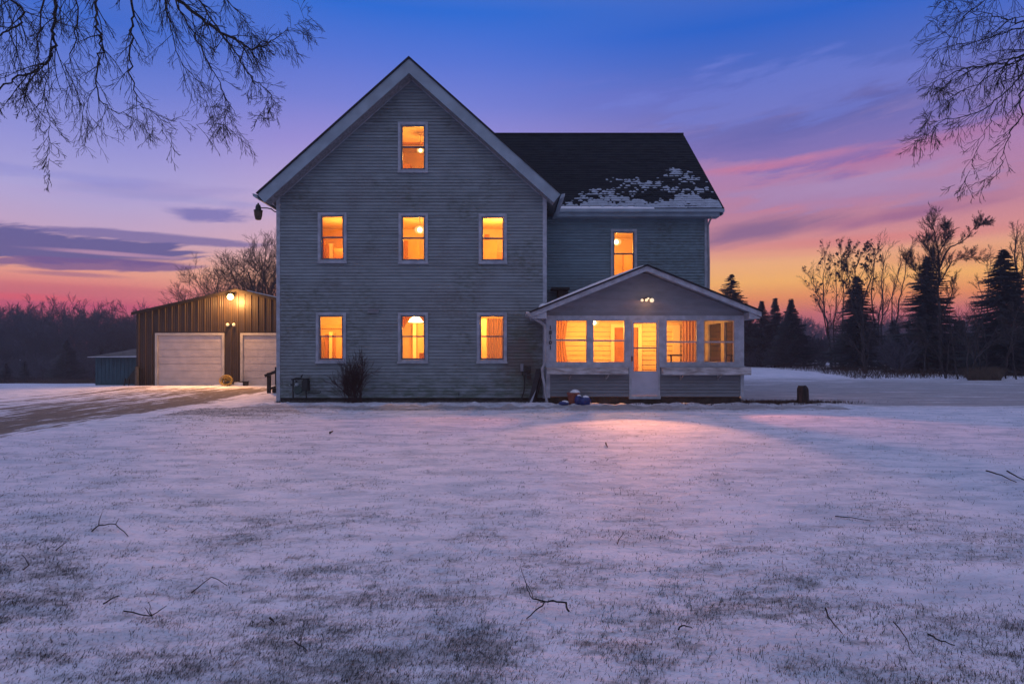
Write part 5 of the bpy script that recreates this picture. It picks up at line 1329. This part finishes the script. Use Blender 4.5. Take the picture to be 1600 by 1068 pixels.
# ------------------------------------------------------------------ world: dusk sky
wd_ = bpy.data.worlds.new('World'); SC.world = wd_; wd_.use_nodes = True; nt = wd_.node_tree; nt.nodes.clear(); t = NT(nt)
out = t.n('ShaderNodeOutputWorld'); bg = t.n('ShaderNodeBackground')
tc = t.n('ShaderNodeTexCoord').outputs['Generated']; sep = t.n('ShaderNodeSeparateXYZ'); t.link(tc, sep.inputs[0]); X, Y, Z = sep.outputs
A = t.m('ARCTAN2', X, Y); E = t.m('ARCSINE', Z)
def AE(px, py): return math.atan((px-800)/990), math.atan((550-py)/sqrt(990**2+(px-800)**2))
def ramp(v, stops, hi=.8):
    r_ = t.n('ShaderNodeValToRGB'); cr = r_.color_ramp; cr.interpolation = 'EASE' if False else 'LINEAR'
    t.link(t.m('DIVIDE', v, hi, clamp=True), r_.inputs[0])
    while len(cr.elements) < len(stops): cr.elements.new(.5)
    for e_, (p_, c_) in zip(cr.elements, stops): e_.position = min(1, p_/hi); e_.color = (*s2l(c_), 1)
    return r_.outputs[0]
def stops(px, lst, zen): return [(0, lst[0][1])]+[(max(.003, AE(px, py)[1]), c_) for py, c_ in lst]+zen
zen = [(.60,(104,122,192)),(.8,(146,158,200))]
left = ramp(E, stops(120, [(500,(182,84,110)),(474,(208,92,116)),(450,(226,122,124)),(425,(240,160,140)),(400,(226,168,160)),(360,(200,168,200)),(300,(178,168,218)),(220,(150,150,218)),(120,(108,128,214)),(20,(66,108,206))], zen))
cent = ramp(E, stops(600, [(500,(222,120,110)),(440,(245,180,140)),(380,(222,175,185)),(310,(196,172,214)),(230,(160,145,215)),(160,(120,130,215)),(90,(88,118,214)),(10,(46,108,212))], zen))
right = ramp(E, stops(1250, [(530,(150,84,112)),(490,(205,110,112)),(465,(240,146,92)),(438,(252,182,104)),(408,(244,178,128)),(380,(220,146,144)),(330,(190,132,160)),(260,(174,130,178)),(190,(126,118,184)),(110,(88,110,196)),(20,(44,100,202))], zen))
wl = t.ss(A, AE(120,0)[0], AE(560,0)[0]); wr_ = t.ss(A, AE(700,0)[0], AE(1150,0)[0])
sky = t.mix(wr_, t.mix(wl, left, cent), right)
# cloud bands
cv = t.n('ShaderNodeCombineXYZ'); t.link(t.m('MULTIPLY', A, 2.2), cv.inputs[0]); t.link(t.m('MULTIPLY', t.m('ADD', E, t.m('MULTIPLY', A, -.10)), 13.0), cv.inputs[1]); cvo = cv.outputs[0]
N1 = t.noise(cvo, 2.5, 9, .68, .4); N2 = t.noise(t.mapv(cvo, (1,1,1), (5.2,1.7,0)), 3.6, 6, .6, .2)
cv3 = t.n('ShaderNodeCombineXYZ'); t.link(t.m('MULTIPLY', A, 1.2), cv3.inputs[0]); t.link(t.m('MULTIPLY', E, 26.0), cv3.inputs[1]); N3 = t.noise(cv3.outputs[0], 1.5, 5, .6)
def blob(px, py, hw, hh, col, st, soft=.55, wob=1.7, tilt=0.0, nz=None):
    global sky
    a0, e0 = AE(px, py); a1 = AE(px+hw, py)[0]; e1 = AE(px, py-hh)[1]; sa = abs(a1-a0); se = abs(e1-e0)
    da = t.m('SUBTRACT', A, a0); u = t.m('DIVIDE', da, sa); v_ = t.m('DIVIDE', t.m('SUBTRACT', t.m('SUBTRACT', E, e0), t.m('MULTIPLY', da, tilt)), se)
    r2 = t.m('SQRT', t.m('ADD', t.m('MULTIPLY', u, u), t.m('MULTIPLY', v_, v_)))
    s_ = t.m('ADD', t.m('SUBTRACT', 1.0, r2), t.m('MULTIPLY', t.m('SUBTRACT', nz if nz is not None else N1, .5), wob))
    front_ = t.m('GREATER_THAN', Y, 0.0)
    k = t.m('MULTIPLY', t.m('MULTIPLY', t.ss(s_, 0, soft), st), front_)
    sky = t.mix(k, sky, s2l(col))
blob(325,335,80,16, (116,112,180), .8, .6, 2.4)
blob(300,312,220,10, (166,160,212), .5, 1.0, 2.2, nz=N2)
blob(80,386,230,32, (92,90,150), .92, .28, 2.2)
blob(225,370,200,10, (104,98,160), .75, .5, 1.5, nz=N2)
blob(140,412,190,13, (122,92,146), .85, .35, 2.0, nz=N2, tilt=.05)
blob(110,428,110,6, (150,100,140), .6, .8, 1.6, nz=N3)
blob(170,396,150,5, (214,160,186), .6, .8, 2.2, nz=N3)
blob(120,452,330,12, (206,110,122), .45, .8, 2.0, nz=N3)
blob(50,464,110,7, (232,98,110), .8, .8, 1.6, nz=N3)
blob(230,482,260,7, (206,80,116), .5, .9, 1.2, nz=N3)
blob(330,412,160,4, (236,170,160), .5, .8, 2.0, nz=N3)
blob(1300,175,300,46, (92,92,162), .6, 1.0, 1.8, tilt=.14)
blob(1400,238,300,26, (186,108,148), .75, 1.2, 1.8, tilt=.12)
blob(1320,290,320,26, (190,152,192), .7, 1.1, 1.8, tilt=.03, nz=N2)
blob(1190,262,170,10, (196,118,150), .75, 1.0, 1.6, nz=N3)
blob(1180,362,190,28, (132,102,146), .85, .9, 1.5, tilt=.10)
blob(1420,335,240,20, (150,100,146), .75, 1.0, 1.6, nz=N2, tilt=.08)
blob(1300,318,200,12, (204,128,150), .6, 1.0, 1.6, nz=N3)
blob(1380,372,330,14, (222,134,132), .75, 1.0, 1.3, nz=N3)
blob(1260,395,260,7, (236,160,134), .5, 1.0, 1.6, nz=N3)
blob(1500,400,200,22, (216,126,112), .65, 1.2, 1.0)
blob(1000,150,260,60, (112,118,206), .35, 1.0, 2.2)
blob(1230,215,330,70, (98,106,184), .5, .5, 3.4)
blob(1200,150,300,60, (116,130,216), .45, .6, 3.2, nz=N2)
blob(1300,300,330,34, (160,136,186), .5, .6, 3.2, nz=N2)
blob(1240,250,260,12, (214,130,158), .55, 1.2, 2.2, tilt=.05, nz=N2)
blob(230,300,260,26, (156,144,204), .45, .7, 2.8)
blob(60,270,200,14, (138,140,212), .4, .8, 2.6, nz=N2)
blob(120,305,260,10, (186,166,214), .35, 1.0, 2.0, nz=N3)
# overhead and behind the camera: the blue hour vault
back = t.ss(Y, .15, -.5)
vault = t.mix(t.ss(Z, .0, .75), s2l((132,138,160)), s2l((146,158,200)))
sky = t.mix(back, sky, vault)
below = t.ss(Z, -.01, -.06); sky = t.mix(below, sky, s2l((110,105,150)))
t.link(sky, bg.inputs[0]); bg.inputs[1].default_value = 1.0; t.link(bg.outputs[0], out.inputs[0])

# weak, very soft pink fill added from behind the camera, opposite the sunset
sl_ = bpy.data.lights.new('rear_fill', 'SUN'); sl_.energy = .12; sl_.angle = radians(60); sl_.color = (1,.66,.72)
so = bpy.data.objects.new('rear_fill', sl_); COL.objects.link(so); so.rotation_euler = (radians(38), 0, radians(-30))

# ------------------------------------------------------------------ evening haze
if HAZE:
    hm = bpy.data.materials.new('evening_haze'); hm.use_nodes = True; hm.node_tree.nodes.clear(); ht = NT(hm.node_tree)
    ho = ht.n('ShaderNodeOutputMaterial'); hv = ht.n('ShaderNodeVolumePrincipled'); hv.inputs['Color'].default_value = (.78,.82,.95,1); hv.inputs['Density'].default_value = .0013; hv.inputs['Anisotropy'].default_value = .2
    ht.link(hv.outputs[0], ho.inputs['Volume'])
    m_ = MB(); m_.box(-170, 170, -20, 170, -5, 16); tag(m_.build('haze', hm), 'thin evening haze', 'haze', kind='stuff')

# ------------------------------------------------------------------ camera
cam = bpy.data.cameras.new('camera'); cam.lens = 36*F/1600; cam.sensor_width = 36; cam.shift_y = (HY-534)/1600; cam.clip_end = 5000; cam.clip_start = .05
co = bpy.data.objects.new('camera', cam); COL.objects.link(co); co.location = (0, 0, CAMZ); co.rotation_euler = (radians(90), 0, 0); SC.camera = co
SC.view_settings.view_transform = 'Standard'; SC.view_settings.look = 'None'; SC.view_settings.exposure = 0; SC.view_settings.gamma = 1
SC.render.engine = 'CYCLES'
SC.cycles.use_denoising = True; SC.cycles.max_bounces = 8; SC.cycles.diffuse_bounces = 4; SC.cycles.transparent_max_bounces = 12; SC.cycles.sample_clamp_indirect = 6
